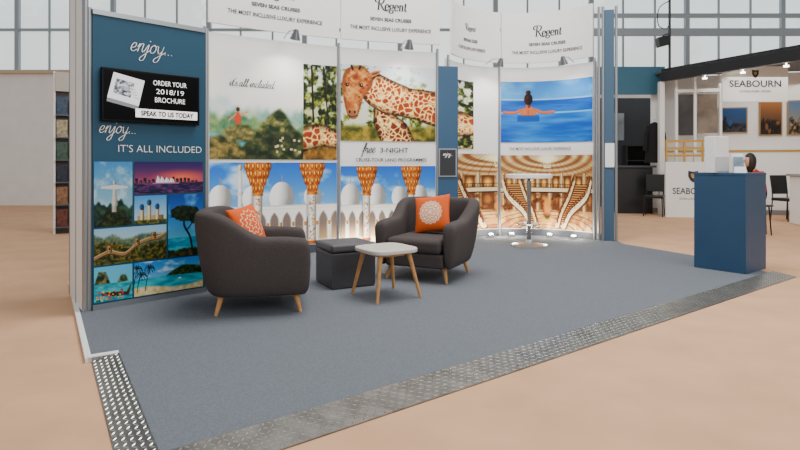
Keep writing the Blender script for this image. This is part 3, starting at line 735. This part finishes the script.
def uplight(surf, s_, lab, off=.2):
    p = surf.pos(s_, PZ, off); t = thing('floor_uplight', lab, 'floor light', p, 0, 'uplights at the wall foot')
    obj('housing', MB().lathe([(.05,0),(.055,.02),(.05,.05),(.04,.055)], n=20), chrome, t)
    obj('lens', MB().lathe([(.040,.056),(.036,.066)], n=20), glow, t)
    l = bpy.data.lights.new('uplamp', 'POINT'); l.energy = 9; l.color = (1, .90, .72); l.shadow_soft_size = .04
    lo = bpy.data.objects.new('uplamp', l); COL.objects.link(lo); lo.location = (p[0], p[1], .16)
for px, lab in ((484, 'small floor uplight at the foot of the staircase photo, leftmost'), (508, 'small floor uplight left of the bar table foot'), (552, 'small floor uplight right of the bar table foot'), (580, 'small floor uplight nearest the end column')):
    uplight(W2, W2.at_px(px), lab)
for px, lab in ((352, 'small floor uplight behind the charcoal storage cube'), (378, 'small floor uplight behind the low table')): uplight(W1, W1.at_px(px), lab, .15)

# ============================================================ FURNITURE
def smooth(x): x = max(0, min(1, x)); return x*x*(3-2*x)
def armchair(label, loc, rz, group):
    t = thing('armchair', label, 'armchair', loc, rz, group)
    W = .385; pts = []
    for k in range(6): pts.append((.42-.09*k, -W))
    for k in range(1, 16):
        a = -math.pi/2+math.pi*k/16
        ex = 2/3.6; pts.append((-.06-.33*abs(math.cos(a))**ex, W*math.copysign(abs(math.sin(a))**ex, math.sin(a))))
    for k in range(5, -1, -1): pts.append((.42-.09*k, W))
    vs = []; fs = []; n = len(pts); m = 10
    for i, (x, y) in enumerate(pts):
        a = pts[max(0, i-1)]; b = pts[min(n-1, i+1)]; dx, dy = b[0]-a[0], b[1]-a[1]; l = math.hypot(dx, dy)
        nx, ny = (dy/l, -dx/l); nx, ny = (nx, ny) if (nx*(x-.1)+ny*y) > 0 else (-nx, -ny)
        if abs(y) >= W-1e-6: nx, ny = 0, math.copysign(1, y)
        H = .635+.205*smooth((-x+.02)/.34)-.02*smooth((x-.2)/.2); le = .06*max(0, H-.62)/.2
        sec = [(-.045,.145), (.02,.145), (.060,.24), (.076+le*.5,.46), (.080+le,H-.06), (.062+le,H-.005), (-.045+le,H), (-.070+le,H-.045), (-.068+le*.4,.48), (-.055,.28)]
        for o_, z in sec: vs.append((x+nx*o_, y+ny*o_, z))
    for i in range(n-1):
        for q in range(m): fs.append((i*m+q, i*m+(q+1) % m, (i+1)*m+(q+1) % m, (i+1)*m+q))
    fs += [tuple(range(m)), tuple(range((n-1)*m+m-1, (n-1)*m-1, -1))]
    obj('shell', MB().add(vs, fs), fabric, t, sub=2)
    obj('seat_base', MB().box((.03,0,.225), (.74,.66,.15)), fabric, t, bevel=.03, segs=4)
    obj('seat_cushion', MB().box((.07,0,.375), (.70,.62,.15)), fabric, t, bevel=.05, segs=5)
    for sx in (-1, 1):
        for sy in (-1, 1):
            obj('leg', MB().tube((.29*sx, .30*sy, .17), (.335*sx, .345*sy, 0), .026, .014, 16), oak, t)
    return t
ch1 = armchair('dark grey tub armchair on the left, seen from its side', (-1.22, 4.89, PZ), R(12), 'tub armchairs')
ch2 = dup(ch1, (.31, 6.14, PZ), R(-116), 'dark grey tub armchair facing forward in front of the blue column')

def cushion(label, loc, rot, S=.40, med=False):
    n = 110; o_ = (204, 94, 44); c = Cv(n, n, o_); X = c.X*2-1; Y = c.Y*2-1
    r = np.hypot(X, Y); th = np.arctan2(Y, X)
    cream = (236, 216, 196)
    if med:
        c.mix(np.clip((.66+.03*np.cos(16*th)-r)*20, 0, 1), cream, .95)
        for rr, k, w in ((.18, 6, .06), (.36, 12, .06), (.54, 16, .05)):
            c.mix((np.abs(r-rr-.05*np.cos(k*th)) < w*.5).astype(float), o_, .85)
    else:
        for rr, k, w in ((.20, 6, .08), (.44, 10, .08), (.70, 14, .07)):
            c.mix((np.abs(r-rr-.06*np.cos(k*th)) < w*.33).astype(float), cream, .9)
    th_ = .075*np.clip((1-X**2)*(1-Y**2), 0, 1)**.42
    pin = 1-.07*(1-np.abs(X)**2)*np.abs(Y)**2; pin2 = 1-.07*(1-np.abs(Y)**2)*np.abs(X)**2
    t = thing('cushion', label, 'cushion', loc, 0, 'orange scatter cushions'); t.rotation_euler = rot
    for nm, sg in (('front_cover', 1), ('back_cover', -1)):
        vs = np.stack([X*S/2*pin2, Y*S/2*pin, sg*th_], -1).reshape(-1, 3)
        o = grid_obj(nm, vs, c.a, paint_cloth, t)
        for p in o.data.polygons: p.use_smooth = True
    return t
def face_rot(dirxy, tilt, roll):
    d = Vector((dirxy[0], dirxy[1], 0)).normalized(); z = (d*math.cos(tilt)+Vector((0,0,1))*math.sin(tilt)).normalized()
    x = Vector((0,0,1)).cross(z).normalized(); y = z.cross(x)
    M = Matrix((x, y, z)).transposed() @ Matrix.Rotation(roll, 3, 'Z'); return M.to_euler()
f1 = Vector((math.cos(R(12)), math.sin(R(12)))); f2 = Vector((math.cos(R(-116)), math.sin(R(-116))))
p = Vector((-1.22, 4.89))-f1*.12+Vector((-f1.y, f1.x))*.12
cushion('orange cushion with cream pattern leaning in the left armchair', (p.x, p.y, PZ+.665), face_rot((f1.x+.35, f1.y-.75), R(22), R(6)), .38)
p = Vector((.31, 6.14))-f2*.12
cushion('orange cushion with round cream medallion in the forward facing armchair', (p.x, p.y, PZ+.665), face_rot(f2, R(20), R(8)), .42, True)

lt = thing('side_table', 'low side table with pale rounded square top and splayed oak legs', 'table', (-.13, 5.18, PZ), R(-102+45))
sq = []
for k in range(72):
    a = 2*math.pi*k/72; e_ = 2/4.2; sq.append((.245*math.copysign(abs(math.cos(a))**e_, math.cos(a)), .245*math.copysign(abs(math.sin(a))**e_, math.sin(a))))
obj('tabletop', MB().prism(sq, .415, .455), tabletop_m, lt, bevel=.01, segs=3)
obj('apron', MB().prism([(x*.62, y*.62) for x, y in sq], .385, .415), oak, lt)
for sx in (-1, 1):
    for sy in (-1, 1): obj('leg', MB().tube((.15*sx, .15*sy, .415), (.23*sx, .23*sy, 0), .023, .013, 16), oak, lt)
oc = thing('storage_cube', 'charcoal padded storage cube stool between the two armchairs', 'stool', (-.56, 5.72, PZ), R(28))
obj('body', MB().box((0,0,.175), (.46,.46,.35)), pouf_m, oc, bevel=.015, segs=3)
obj('lid', MB().box((0,0,.395), (.475,.475,.08)), pouf_lid, oc, bevel=.025, segs=4)
for sx in (-1, 1):
    for sy in (-1, 1): obj('piping', MB().tube((.226*sx,.226*sy,.02), (.226*sx,.226*sy,.35), .006, .006, 8), pouf_lid, oc)
bt = thing('bar_table', 'tall round white bar table on chrome pedestal by staircase photo', 'table', (1.93, 8.38, PZ))
obj('tabletop', MB().lathe([(.325,1.01),(.34,1.018),(.34,1.062),(.325,1.07)], n=56), mat('bright_white_top', (250,250,250), .35), bt)
obj('pole', MB().lathe([(.033,.04),(.033,.97),(.10,1.01)], n=24), mat('pole_chrome', (150,152,156), .2, .9), bt)
obj('base', MB().lathe([(.275,0),(.275,.012),(.24,.022),(.10,.035),(.045,.06),(.034,.09)], n=56), mat('brushed_chrome', (185,188,192), .3, .9), bt)
obj('foot_ring', MB().path([(.17*math.cos(a*math.pi/12), .17*math.sin(a*math.pi/12), .32) for a in range(25)], .009, 8).tube((-.17,0,.32), (.17,0,.32), .007), chrome, bt)

pc = Vector((3.82, 6.19))+(u+v)*.275; ang = math.atan2(u.y, u.x)
pl = thing('plinth', 'tall square blue plinth standing at the right carpet corner', 'plinth', (pc.x, pc.y, PZ), ang)
obj('body', MB().box((0,0,.545), (.56,.56,1.09)), plinth_blue, pl, bevel=.003)
obj('top_board', MB().box((0,0,1.105), (.566,.566,.03)), plinth_blue, pl, bevel=.003)
hz = PZ+1.12
bh = thing('display_box', 'slim solid white box standing on the blue plinth', 'box', (3.685, 6.52, hz), R(20))
obj('body', MB().box((0,0,.21), (.22,.14,.42)), acryl, bh, bevel=.006)
obj('front_lip', MB().box((0,-.078,.10), (.20,.012,.17)), mat('grey_acrylic', (200,202,206), .25), bh, bevel=.002)
bk = thing('brochure_holder', 'small angled white brochure stand on the plinth beside the white box', 'brochure holder', (3.90, 6.44, hz), R(-16))
obj('back_plate', MB().hexa([(-.06,.02,0),(.06,.02,0),(.06,.028,0),(-.06,.028,0),(-.06,.08,.22),(.06,.08,.22),(.06,.088,.22),(-.06,.088,.22)]), acryl, bk)
obj('pocket', MB().hexa([(-.06,-.05,0),(.06,-.05,0),(.06,-.044,0),(-.06,-.044,0),(-.06,-.03,.07),(.06,-.03,.07),(.06,-.024,.07),(-.06,-.024,.07)]), acryl, bk)
br = tag(obj('brochure', MB().box((0,0,.09), (.10,.018,.17)), mat('brochure_cover', (110,130,146), .35, noise=.4, nscale=14), None, bevel=.002), 'pale blue brochure standing in the small angled holder on the plinth', 'brochure')
br.location = (3.898, 6.432, hz+.012); br.rotation_euler = (R(-14), 0, R(-16))

# ============================================================ PERSON
def person(label, loc, rz, top, legs, hair, lean=0.0, h=1.0, hairlong=True, seat=None):
    t = thing('person', label, 'person', loc, rz)
    V = []; E = []; PH = .93 if seat is None else seat+.09
    def J(x, y, z, r, reg, par=None, up=False):
        p = Vector((x, y, z))
        if up:
            q = p-Vector((0,0,.93)); p = Matrix.Rotation(lean, 3, 'Y') @ q+Vector((0,0,PH))
        V.append((p*h, r*h, reg)); i = len(V)-1
        if par is not None: E.append((par, i))
        return i
    pel = J(0,0,PH,.125,1); sp = J(.015,0,1.08,.115,0,pel,True); chs = J(.02,0,1.25,.13,0,sp,True); nk0 = J(.0,0,1.38,.07,0,chs,True); nk = J(.02,0,1.45,.05,2,nk0,True); nk2 = J(.035,0,1.51,.05,2,nk,True)
    for sy in (-1, 1):
        sh = J(0,.15*sy,1.345,.062,0,chs,True)
        S = V[sh][0]/h
        el = J(S.x+.08,.21*sy,S.z-.26,.045,0,sh); wr = J(S.x+.24,.15*sy,S.z-.34,.030,0,el)
        q = V[wr][0]/h
        pm = J(q.x+.06,q.y-.01*sy,q.z-.01,.030,2,wr)
        for k in range(4):
            yy = q.y-.01*sy+.018*(k-1.5); ln = (.028,.034,.032,.024)[k]
            a = J(q.x+.095,yy,q.z-.015,.009,2,pm); b = J(q.x+.095+ln,yy,q.z-.03,.008,2,a); J(q.x+.095+ln*1.8,yy,q.z-.055,.007,2,b)
        a = J(q.x+.05,q.y-.045*sy,q.z-.015,.010,2,pm); J(q.x+.08,q.y-.06*sy,q.z-.025,.008,2,a)
        fz = max(0, PH-.09-.44)
        hp = J(.06,.09*sy,PH-.01,.09,1,pel); kn = J(.43,.11*sy,PH-.02,.06,1,hp); an = J(.40,.11*sy,fz+.08,.04,1,kn); J(.37,.11*sy,fz+.035,.036,3,an); ft = J(.49,.11*sy,fz+.035,.038,3,an); J(.58,.115*sy,fz+.028,.028,3,ft)
    me = bpy.data.meshes.new('b'); me.from_pydata([tuple(a[0]) for a in V], E, []); ob = bpy.data.objects.new('b', me); COL.objects.link(ob)
    ob.modifiers.new('Skin', 'SKIN')
    for i, d in enumerate(me.skin_vertices[0].data): d.radius = (V[i][1], V[i][1]); d.use_root = (i == 0)
    s = ob.modifiers.new('s', 'SUBSURF'); s.levels = 2
    bpy.context.view_layer.update()
    ev = ob.evaluated_get(bpy.context.evaluated_depsgraph_get()).to_mesh()
    vs = [tuple(q.co) for q in ev.vertices]; fs = [tuple(q.vertices) for q in ev.polygons]
    bpy.data.objects.remove(ob)
    hc = V[nk2][0]+Vector((.02,0,.095))*h; rad = (.09*h, .072*h, .115*h)
    N = 28; M_ = 20; o_ = len(vs); body_n = len(fs)
    for j in range(M_+1):
        ph = math.pi*j/M_
        for k in range(N):
            a = 2*math.pi*k/N; x, y, z = math.sin(ph)*math.cos(a), math.sin(ph)*math.sin(a), math.cos(ph)
            if z < 0: y *= 1+.35*z; x *= (1+.12*z)
            front = max(0, x)
            nose = .24*math.exp(-((y/.13)**2+((z+.12)/.16)**2))*front
            eye = -.10*math.exp(-(((abs(y)-.36)/.16)**2+((z-.05)/.12)**2))*front
            mouth = .05*math.exp(-((y/.3)**2+((z+.48)/.06)**2))*front; chin = .08*math.exp(-((y/.3)**2+((z+.8)/.15)**2))*front
            ear = .10*math.exp(-(((x+.05)/.16)**2+((z)/.22)**2))*(1 if abs(y) > .7 else 0)
            vs.append((hc.x+rad[0]*(x+nose+eye+mouth+chin), hc.y+rad[1]*(y+math.copysign(ear, y)), hc.z+rad[2]*z))
    for j in range(M_):
        for k in range(N): fs.append((o_+j*N+k, o_+j*N+(k+1) % N, o_+(j+1)*N+(k+1) % N, o_+(j+1)*N+k))
    mats = [top, legs, mat('skin', (206, 156, 128), .55), mat('black_shoe', (24, 22, 22), .4)]
    b = obj('body', MB().add(vs, fs), mats, t, smooth=180)
    for p_ in b.data.polygons:
        if p_.index >= body_n: p_.material_index = 2; continue
        cc = p_.center
        i = min(range(len(V)), key=lambda q: (V[q][0]-cc).length-V[q][1]); p_.material_index = V[i][2]
    vs = []; fs = []
    for j in range(M_+1):
        ph = math.pi*j/M_
        for k in range(N):
            a = 2*math.pi*k/N; x, y, z = math.sin(ph)*math.cos(a), math.sin(ph)*math.sin(a), math.cos(ph)
            sc_ = 1.13+.03*math.sin(a*9)
            if x > .45 and z < .55: sc_ = .80
            zz = z*1.08
            if hairlong and z < 0 and x < .45: zz = z*1.7; y *= 1.05
            vs.append((hc.x-.006+rad[0]*x*sc_, hc.y+rad[1]*y*sc_, hc.z+.006+rad[2]*zz*(sc_ if sc_ > 1 else .8)))
    for j in range(M_):
        for k in range(N): fs.append((j*N+k, j*N+(k+1) % N, (j+1)*N+(k+1) % N, (j+1)*N+k))
    obj('hair', MB().add(vs, fs), hair, t, smooth=180)
    for sy in (-1, 1):
        cx = hc+Vector((rad[0]*.90, sy*rad[1]*.36, rad[2]*.05))
        obj('eye', MB().lathe([(.001,-.007),(.008,-.004),(.009,0),(.008,.004),(.001,.007)], tuple(cx), 10), mat('eye_dark', (40, 30, 26), .2), t)
    return t
dark_hair = mat('dark_hair', (34, 24, 20), .5, noise=.3, nscale=60)
PX, PY = 6.42, 9.9
person('woman in red top with dark hair, seated leaning forward behind the blue plinth', (PX, PY, 0), R(172), mat('red_cloth', (176, 28, 34), .8), mat('black_trousers', (28, 28, 34), .8), dark_hair, lean=.30, h=.98, seat=.60)
bs = thing('bar_stool', 'dark stool under the woman in red', 'stool', (PX, PY, 0), R(172))
obj('seat', MB().lathe([(.14,.50),(.16,.51),(.15,.53)], n=32), black, bs)
for k in range(4):
    a = math.pi/4+k*math.pi/2; obj('leg', MB().tube((.09*math.cos(a), .09*math.sin(a), .51), (.13*math.cos(a), .13*math.sin(a), 0), .013, .011, 10), black, bs)

# ============================================================ RIGHT NEIGHBOUR STAND
P0 = (6.42, 13.75); P2 = (9.6, 7.2)
FS = Line(P0, P2)
nb = thing('stand_canopy', 'black edged flat canopy over the white neighbouring stand at right', 'canopy', (P0[0], P0[1], 0))
obj('fascia', slab(FS, 0, FS.L, 3.28, 3.58, -.12, 0), mat('black_fascia', (22, 22, 26), .4), nb, world=True)
BK = Line((6.5, 14.5), (13.2, 12.6))
obj('roof_board', MB().prism([P0, P2, (13.4, 9.0), (13.2, 12.6), (6.5, 14.5)], 3.50, 3.56), mat('grey_roof_board', (90, 92, 96), .6), nb, world=True)
obj('post', MB().box((6.46, 13.85, 1.64), (.12,.12,3.28)), white, nb, world=True)
for k in range(6):
    q = FS.pos(.9+.9*k, 3.27, -.35)
    obj('downlight', MB().lathe([(.05,0),(.05,.03)], (q[0], q[1], 3.24), 16).tube((q[0],q[1],3.265), (q[0],q[1],3.5), .012), glow, nb, world=True)
bb = thing('stand_back_wall', 'long white rear wall of the neighbouring stand carrying pictures', 'partition', (6.5, 14.5, 0))
obj('board', slab(BK, 0, BK.L, 0.002, 3.48, -.1, 0), white, bb, world=True)
obj('skirting', slab(BK, 0, BK.L, 0.002, .12, 0, .02), silver, bb, world=True)
obj('trim', slab(BK, 0, BK.L, 1.55, 1.60, 0, .02), gold, bb, world=True)
l = bpy.data.lights.new('stand_lamp', 'AREA'); l.size = 2.5; l.energy = 50; l.color = (1, .96, .9)
lo = bpy.data.objects.new('stand_lamp', l); COL.objects.link(lo); lo.location = (8.6, 12.3, 3.2)
SS = Line((7.22, 12.55), (8.70, 12.55))
sg = thing('stand_sign', 'hanging white sign with shield emblem and dark serif style lettering', 'sign', (7.96, 12.55, 2.66))
obj('board', slab(SS, 0, SS.L, 2.64, 3.44, -.04, 0), white, sg, world=True, bevel=.01)
for s_ in (.2, 1.28): obj('hanger', MB().tube(SS.pos(s_, 3.43, -.02), SS.pos(s_, 3.50, -.02), .01), silver, sg, world=True)
letter(SS, 'SEABOURN', .74, 3.05, 1.16, navy_ink, sg, .006, height=.15, bold=.015)
letter(SS, 'ULTRA-LUXURY CRUISES', .74, 2.88, .7, ink_light, sg, .006, height=.05)
def shield(surf, sc, zc, w, parent, off=.006):
    pts = [(-.5,.6),(0,.5),(.5,.6),(.5,0),(.3,-.4),(0,-.65),(-.3,-.4),(-.5,0)]
    n = len(pts)
    obj('emblem', MB().add([surf.pos(sc+x*w, zc+y*w, off) for x, y in pts], [tuple(range(n))]), navy_ink, parent, world=True)
    obj('emblem', MB().add([surf.pos(sc+x*w*.45, zc+.05*w+y*w*.45, off+.003) for x, y in pts], [tuple(range(n))]), gold, parent, world=True)
shield(SS, .74, 3.27, .15, sg)
SL = Line((6.24, 13.15), (7.45, 12.95))
ls = thing('low_screen', 'waist high white screen with open gold rail frame and dark lettering', 'screen', (6.24, 13.15, 0))
obj('board', slab(SL, 0, SL.L-.1, 0.002, 1.30, -.06, 0), white, ls, world=True)
letter(SL, 'SEABOURN', .60, .62, .90, navy_ink, ls, .006, height=.15, bold=.01)
letter(SL, 'ULTRA-LUXURY CRUISES', .60, .44, .6, ink_light, ls, .006, height=.05)
shield(SL, .60, .96, .22, ls)
for k in range(3):
    obj('rail', slab(SL, .0, SL.L, 1.42+.17*k, 1.475+.17*k, -.05, -.01), gold, ls, world=True)
for s_ in (.02, .42, .82, SL.L-.03):
    obj('rail_post', slab(SL, s_-.02, s_+.02, 1.30, 1.82, -.05, -.012), gold, ls, world=True)
SP = Line((6.78, 13.75), (7.75, 13.55))
tf = thing('picture_stand', 'tall white post frame holding two dark pictures', 'picture stand', (6.78, 13.75, 0))
for s_ in (0, .42, SP.L): obj('post', MB().box(SP.pos(s_, 1.7), (.06,.06,3.36), 0), white, tf, world=True)
obj('crosspiece', slab(SP, 0, SP.L, 3.0, 3.08, -.02, .03), white, tf, world=True)
obj('picture', slab(SP, .05, .38, 1.95, 2.95, -.01, .01), mat('dark_picture', (50, 46, 44), .5, noise=.5, nscale=3), tf, world=True)
obj('picture', slab(SP, .48, .92, 2.0, 2.95, -.01, .01), mat('brown_picture', (120, 106, 92), .5, noise=.4, nscale=3), tf, world=True)
def picture(s0, s1, z0, z1, im, lab):
    t = thing('framed_picture', lab, 'picture', BK.pos((s0+s1)/2, z0, .03), 0, 'pictures on the neighbouring stand')
    obj('frame', slab(BK, s0, s1, z0, z1, .002, .04), mat('gold_frame', (150, 122, 70), .4), t, world=True)
    print_on('picture_print', BK, s0+.03, s1-.03, z0+.03, z1-.03, im, t, .045)
picture(1.55, 2.20, 2.02, 2.66, img_misc(1, (70,110,150), (90,90,100), (24,30,40)), 'blue and dark picture at the left of the rear wall')
picture(2.45, 2.95, 1.95, 2.80, img_misc(2, (160,126,90), (80,66,56), (34,28,24)), 'brown toned picture in the middle of the rear wall')
picture(3.05, 3.55, 1.95, 2.80, img_misc(3, (110,130,154), (170,154,128), (50,46,40)), 'grey and tan picture at the right of the rear wall')
dk = thing('reception_desk', 'white reception desk with grey top at the far right', 'desk', (9.0, 11.4, 0), R(-12))
obj('body', MB().box((0,0,.50), (1.7,.5,.99)), white, dk, bevel=.01)
obj('top', MB().box((0,0,1.02), (1.8,.6,.05)), mat('grey_top', (150,148,146), .4), dk, bevel=.006)

# ============================================================ DARK STAND BEHIND THE END COLUMN
TF = Line((4.95, 14.2), (6.72, 14.2))
tf2 = thing('fascia_sign', 'teal overhead fascia board behind the end column', 'sign', (4.95, 14.2, 0))
obj('board', slab(TF, 0, TF.L, 3.02, 3.72, -.1, 0), teal, tf2, world=True)
for s_ in (.05, TF.L-.05): obj('post', MB().tube(TF.pos(s_, 0.002, -.05), TF.pos(s_, 3.02, -.05), .03), silver, tf2, world=True)
sp = thing('stand_partition', 'dark grey rear partition of the small stand behind the end column', 'partition', (6.3, 16.6, 0))
dkb = mat('charcoal_partition', (62, 66, 72), .7, noise=.08, nscale=2)
obj('board', MB().box((6.3, 16.6, 1.6), (2.4,.08,3.2)), dkb, sp, world=True)
obj('poster', MB().box((6.45, 16.55, 2.35), (.34,.02,.8)), mat('pale_poster', (150, 162, 170), .5, noise=.3, nscale=3), sp, world=True)
sh_ = thing('shelf_unit', 'dark shelf unit standing against the charcoal partition', 'shelf unit', (7.0, 16.3, 0))
obj('back_panel', MB().box((0,.14,.9), (.9,.03,1.8)), MATS['tv_black'], sh_)
for sx in (-.45, .45): obj('side_panel', MB().box((sx,0,.9), (.03,.3,1.8)), dark, sh_)
for k in range(5): obj('shelf', MB().box((0,0,.06+.43*k), (.87,.28,.03)), dark, sh_)
bt2 = thing('black_table', 'black high table with closed sides behind the end column', 'table', (5.95, 14.35, 0), R(-6))
obj('body', MB().box((0,.02,.58), (.86,.5,1.16)), mat('black_laminate', (24, 26, 30), .4), bt2, bevel=.01)
obj('top', MB().box((0,0,1.185), (1.0,.62,.05)), mat('dark_top', (60,62,66), .3), bt2, bevel=.006)
bch = thing('black_chair', 'black padded chair beside the black high table', 'chair', (6.10, 13.45, 0), R(150), 'black padded chairs')
obj('seat', MB().box((0,0,.47), (.44,.44,.07)), black, bch, bevel=.02, segs=3)
obj('backrest', MB().hexa([(-.20,-.22,.58),(.20,-.22,.58),(.20,-.18,.58),(-.20,-.18,.58),(-.21,-.28,1.0),(.21,-.28,1.0),(.21,-.24,1.0),(-.21,-.24,1.0)]), black, bch, bevel=.015, segs=3)
for sx in (-.19, .19):
    obj('leg', MB().tube((sx,.19,.45), (sx*1.1,.22,0), .013, .012, 10), black, bch)
    obj('leg', MB().path([(sx,-.25,.95),(sx,-.20,.5),(sx*1.1,-.24,0)], .013, 10), black, bch)
dup(bch, (8.55, 12.35, 0), R(190), 'black padded chair behind the white reception desk')
ct = thing('hanging_coat', 'black coat hanging on a post of the dark stand', 'coat', (6.38, 14.10, 2.30))
vs = []; fs = []; N = 24; prof = [(.03,.05,-.0),(.13,.07,-.06),(.20,.09,-.16),(.19,.10,-.40),(.20,.11,-.70),(.23,.13,-1.02)]
for a_, b_, z_ in prof:
    for k in range(N):
        th = 2*math.pi*k/N; f_ = 1+.08*math.sin(5*th)*min(1, -z_*1.4); vs.append((a_*f_*math.cos(th), b_*f_*math.sin(th)-.06, z_))
for j in range(len(prof)-1):
    for k in range(N): fs.append((j*N+k, j*N+(k+1) % N, (j+1)*N+(k+1) % N, (j+1)*N+k))
obj('body', MB().add(vs, fs), mat('black_wool', (16, 16, 19), .9), ct, smooth=180)
for sx in (-1, 1): obj('sleeve', MB().path([(.15*sx,-.07,-.10),(.22*sx,-.08,-.3),(.25*sx,-.09,-.72)], .05, 12), MATS['black_wool'], ct)
obj('hanger', MB().path([(0,-.06,0),(0,-.06,.06),(.02,-.03,.08),(0,.01,.06)], .006, 8), chrome, ct)
fp = thing('floodlight', 'black floodlight on thin pole rising above the canopy corner', 'floodlight', (6.62, 13.75, 3.56))
obj('pole', MB().tube((0,0,0), (0,0,2.6), .03, .03, 12), black, fp)
obj('lamp_head', MB().hexa([(-.28,-.12,.55),(-.02,-.12,.62),(-.02,.1,.62),(-.28,.1,.55),(-.33,-.10,.78),(-.05,-.10,.84),(-.05,.08,.84),(-.33,.08,.78)]), black, fp, bevel=.01)
obj('bracket', MB().path([(0,0,.9),(-.15,0,.85),(-.17,0,.7)], .015), black, fp)
cb = crom([(0,1.7),(-.28,1.5),(-.30,1.1),(-.1,1.0),(0,1.2)], 6)
obj('cable', MB().path([(a, -.05, b) for a, b in cb], .012, 6), black, fp)

# ============================================================ FAR LEFT: BROCHURE RACK
RX, RY, RR = -5.98, 10.1, R(34)
rk = thing('brochure_rack', 'narrow tall dark brochure rack beside the screen stand side', 'rack', (RX, RY, 0), RR)
rdk = mat('rack_grey', (92, 92, 96), .5)
obj('back_panel', MB().box((0,.08,1.45), (.42,.03,2.9)), rdk, rk)
for sx in (-.215, .215): obj('side_panel', MB().box((sx,.04,1.45), (.03,.11,2.9)), white if sx < 0 else rdk, rk)
obj('header', MB().box((0,-.0,2.72), (.40,.12,.34)), mat('cream_header', (190, 184, 174), .5), rk)
for k in range(6): obj('shelf', MB().box((0,-.01,.12+.40*k), (.40,.16,.02)), rdk, rk)
cols_ = [(100,58,52),(48,68,92),(160,148,118),(60,84,70),(40,46,60),(136,100,72)]
wmx = Matrix.Translation((RX, RY, 0)) @ Matrix.Rotation(RR, 4, 'Z')
rown = ['bottom', 'second', 'third', 'fourth', 'fifth', 'top']; coln = ['left', 'right']; cname = ['red','blue','tan','green','navy','brown']
for k in range(6):
    for q in range(2):
        i = (k*5+q*2) % 6
        o = obj('brochure', MB().box((0,0,.14), (.17,.02,.31)), mat('brochure_%d' % i, cols_[i], .4, noise=.6, nscale=18))
        o.location = wmx @ Vector((-.10+.20*q, -.03, .147+.40*k)); o.rotation_euler = (0, 0, RR)
        tag(o, '%s brochure on the %s shelf of the dark rack, %s column' % (cname[i], rown[k], coln[q]), 'brochure', 'brochures in the rack')

# ============================================================ LIGHT + CAMERA
w = bpy.data.worlds.new('World'); SC.world = w; w.use_nodes = True
bg = w.node_tree.nodes['Background']; bg.inputs['Color'].default_value = (.97, .985, 1, 1); bg.inputs['Strength'].default_value = .62
def area(loc, rot, size, power, col=(1,1,1)):
    l = bpy.data.lights.new('area', 'AREA'); l.shape = 'RECTANGLE'; l.size, l.size_y = size; l.energy = power; l.color = col
    o = bpy.data.objects.new('area', l); COL.objects.link(o); o.location = loc; o.rotation_euler = rot
area((1.5, 5.5, 7.5), (0, 0, 0), (5, 4), 700, (1, .98, .95))
area((8, -3, 6), (R(48), 0, R(35)), (6, 4), 460, (1, .98, .95))
cam = bpy.data.cameras.new('Camera'); co = bpy.data.objects.new('Camera', cam); COL.objects.link(co)
co.location = (0, 0, EYE); co.rotation_euler = (R(90), 0, 0); cam.sensor_width = 36; cam.lens = F/800*36
cam.shift_y = -(225-HY)/800; cam.clip_end = 200
SC.camera = co
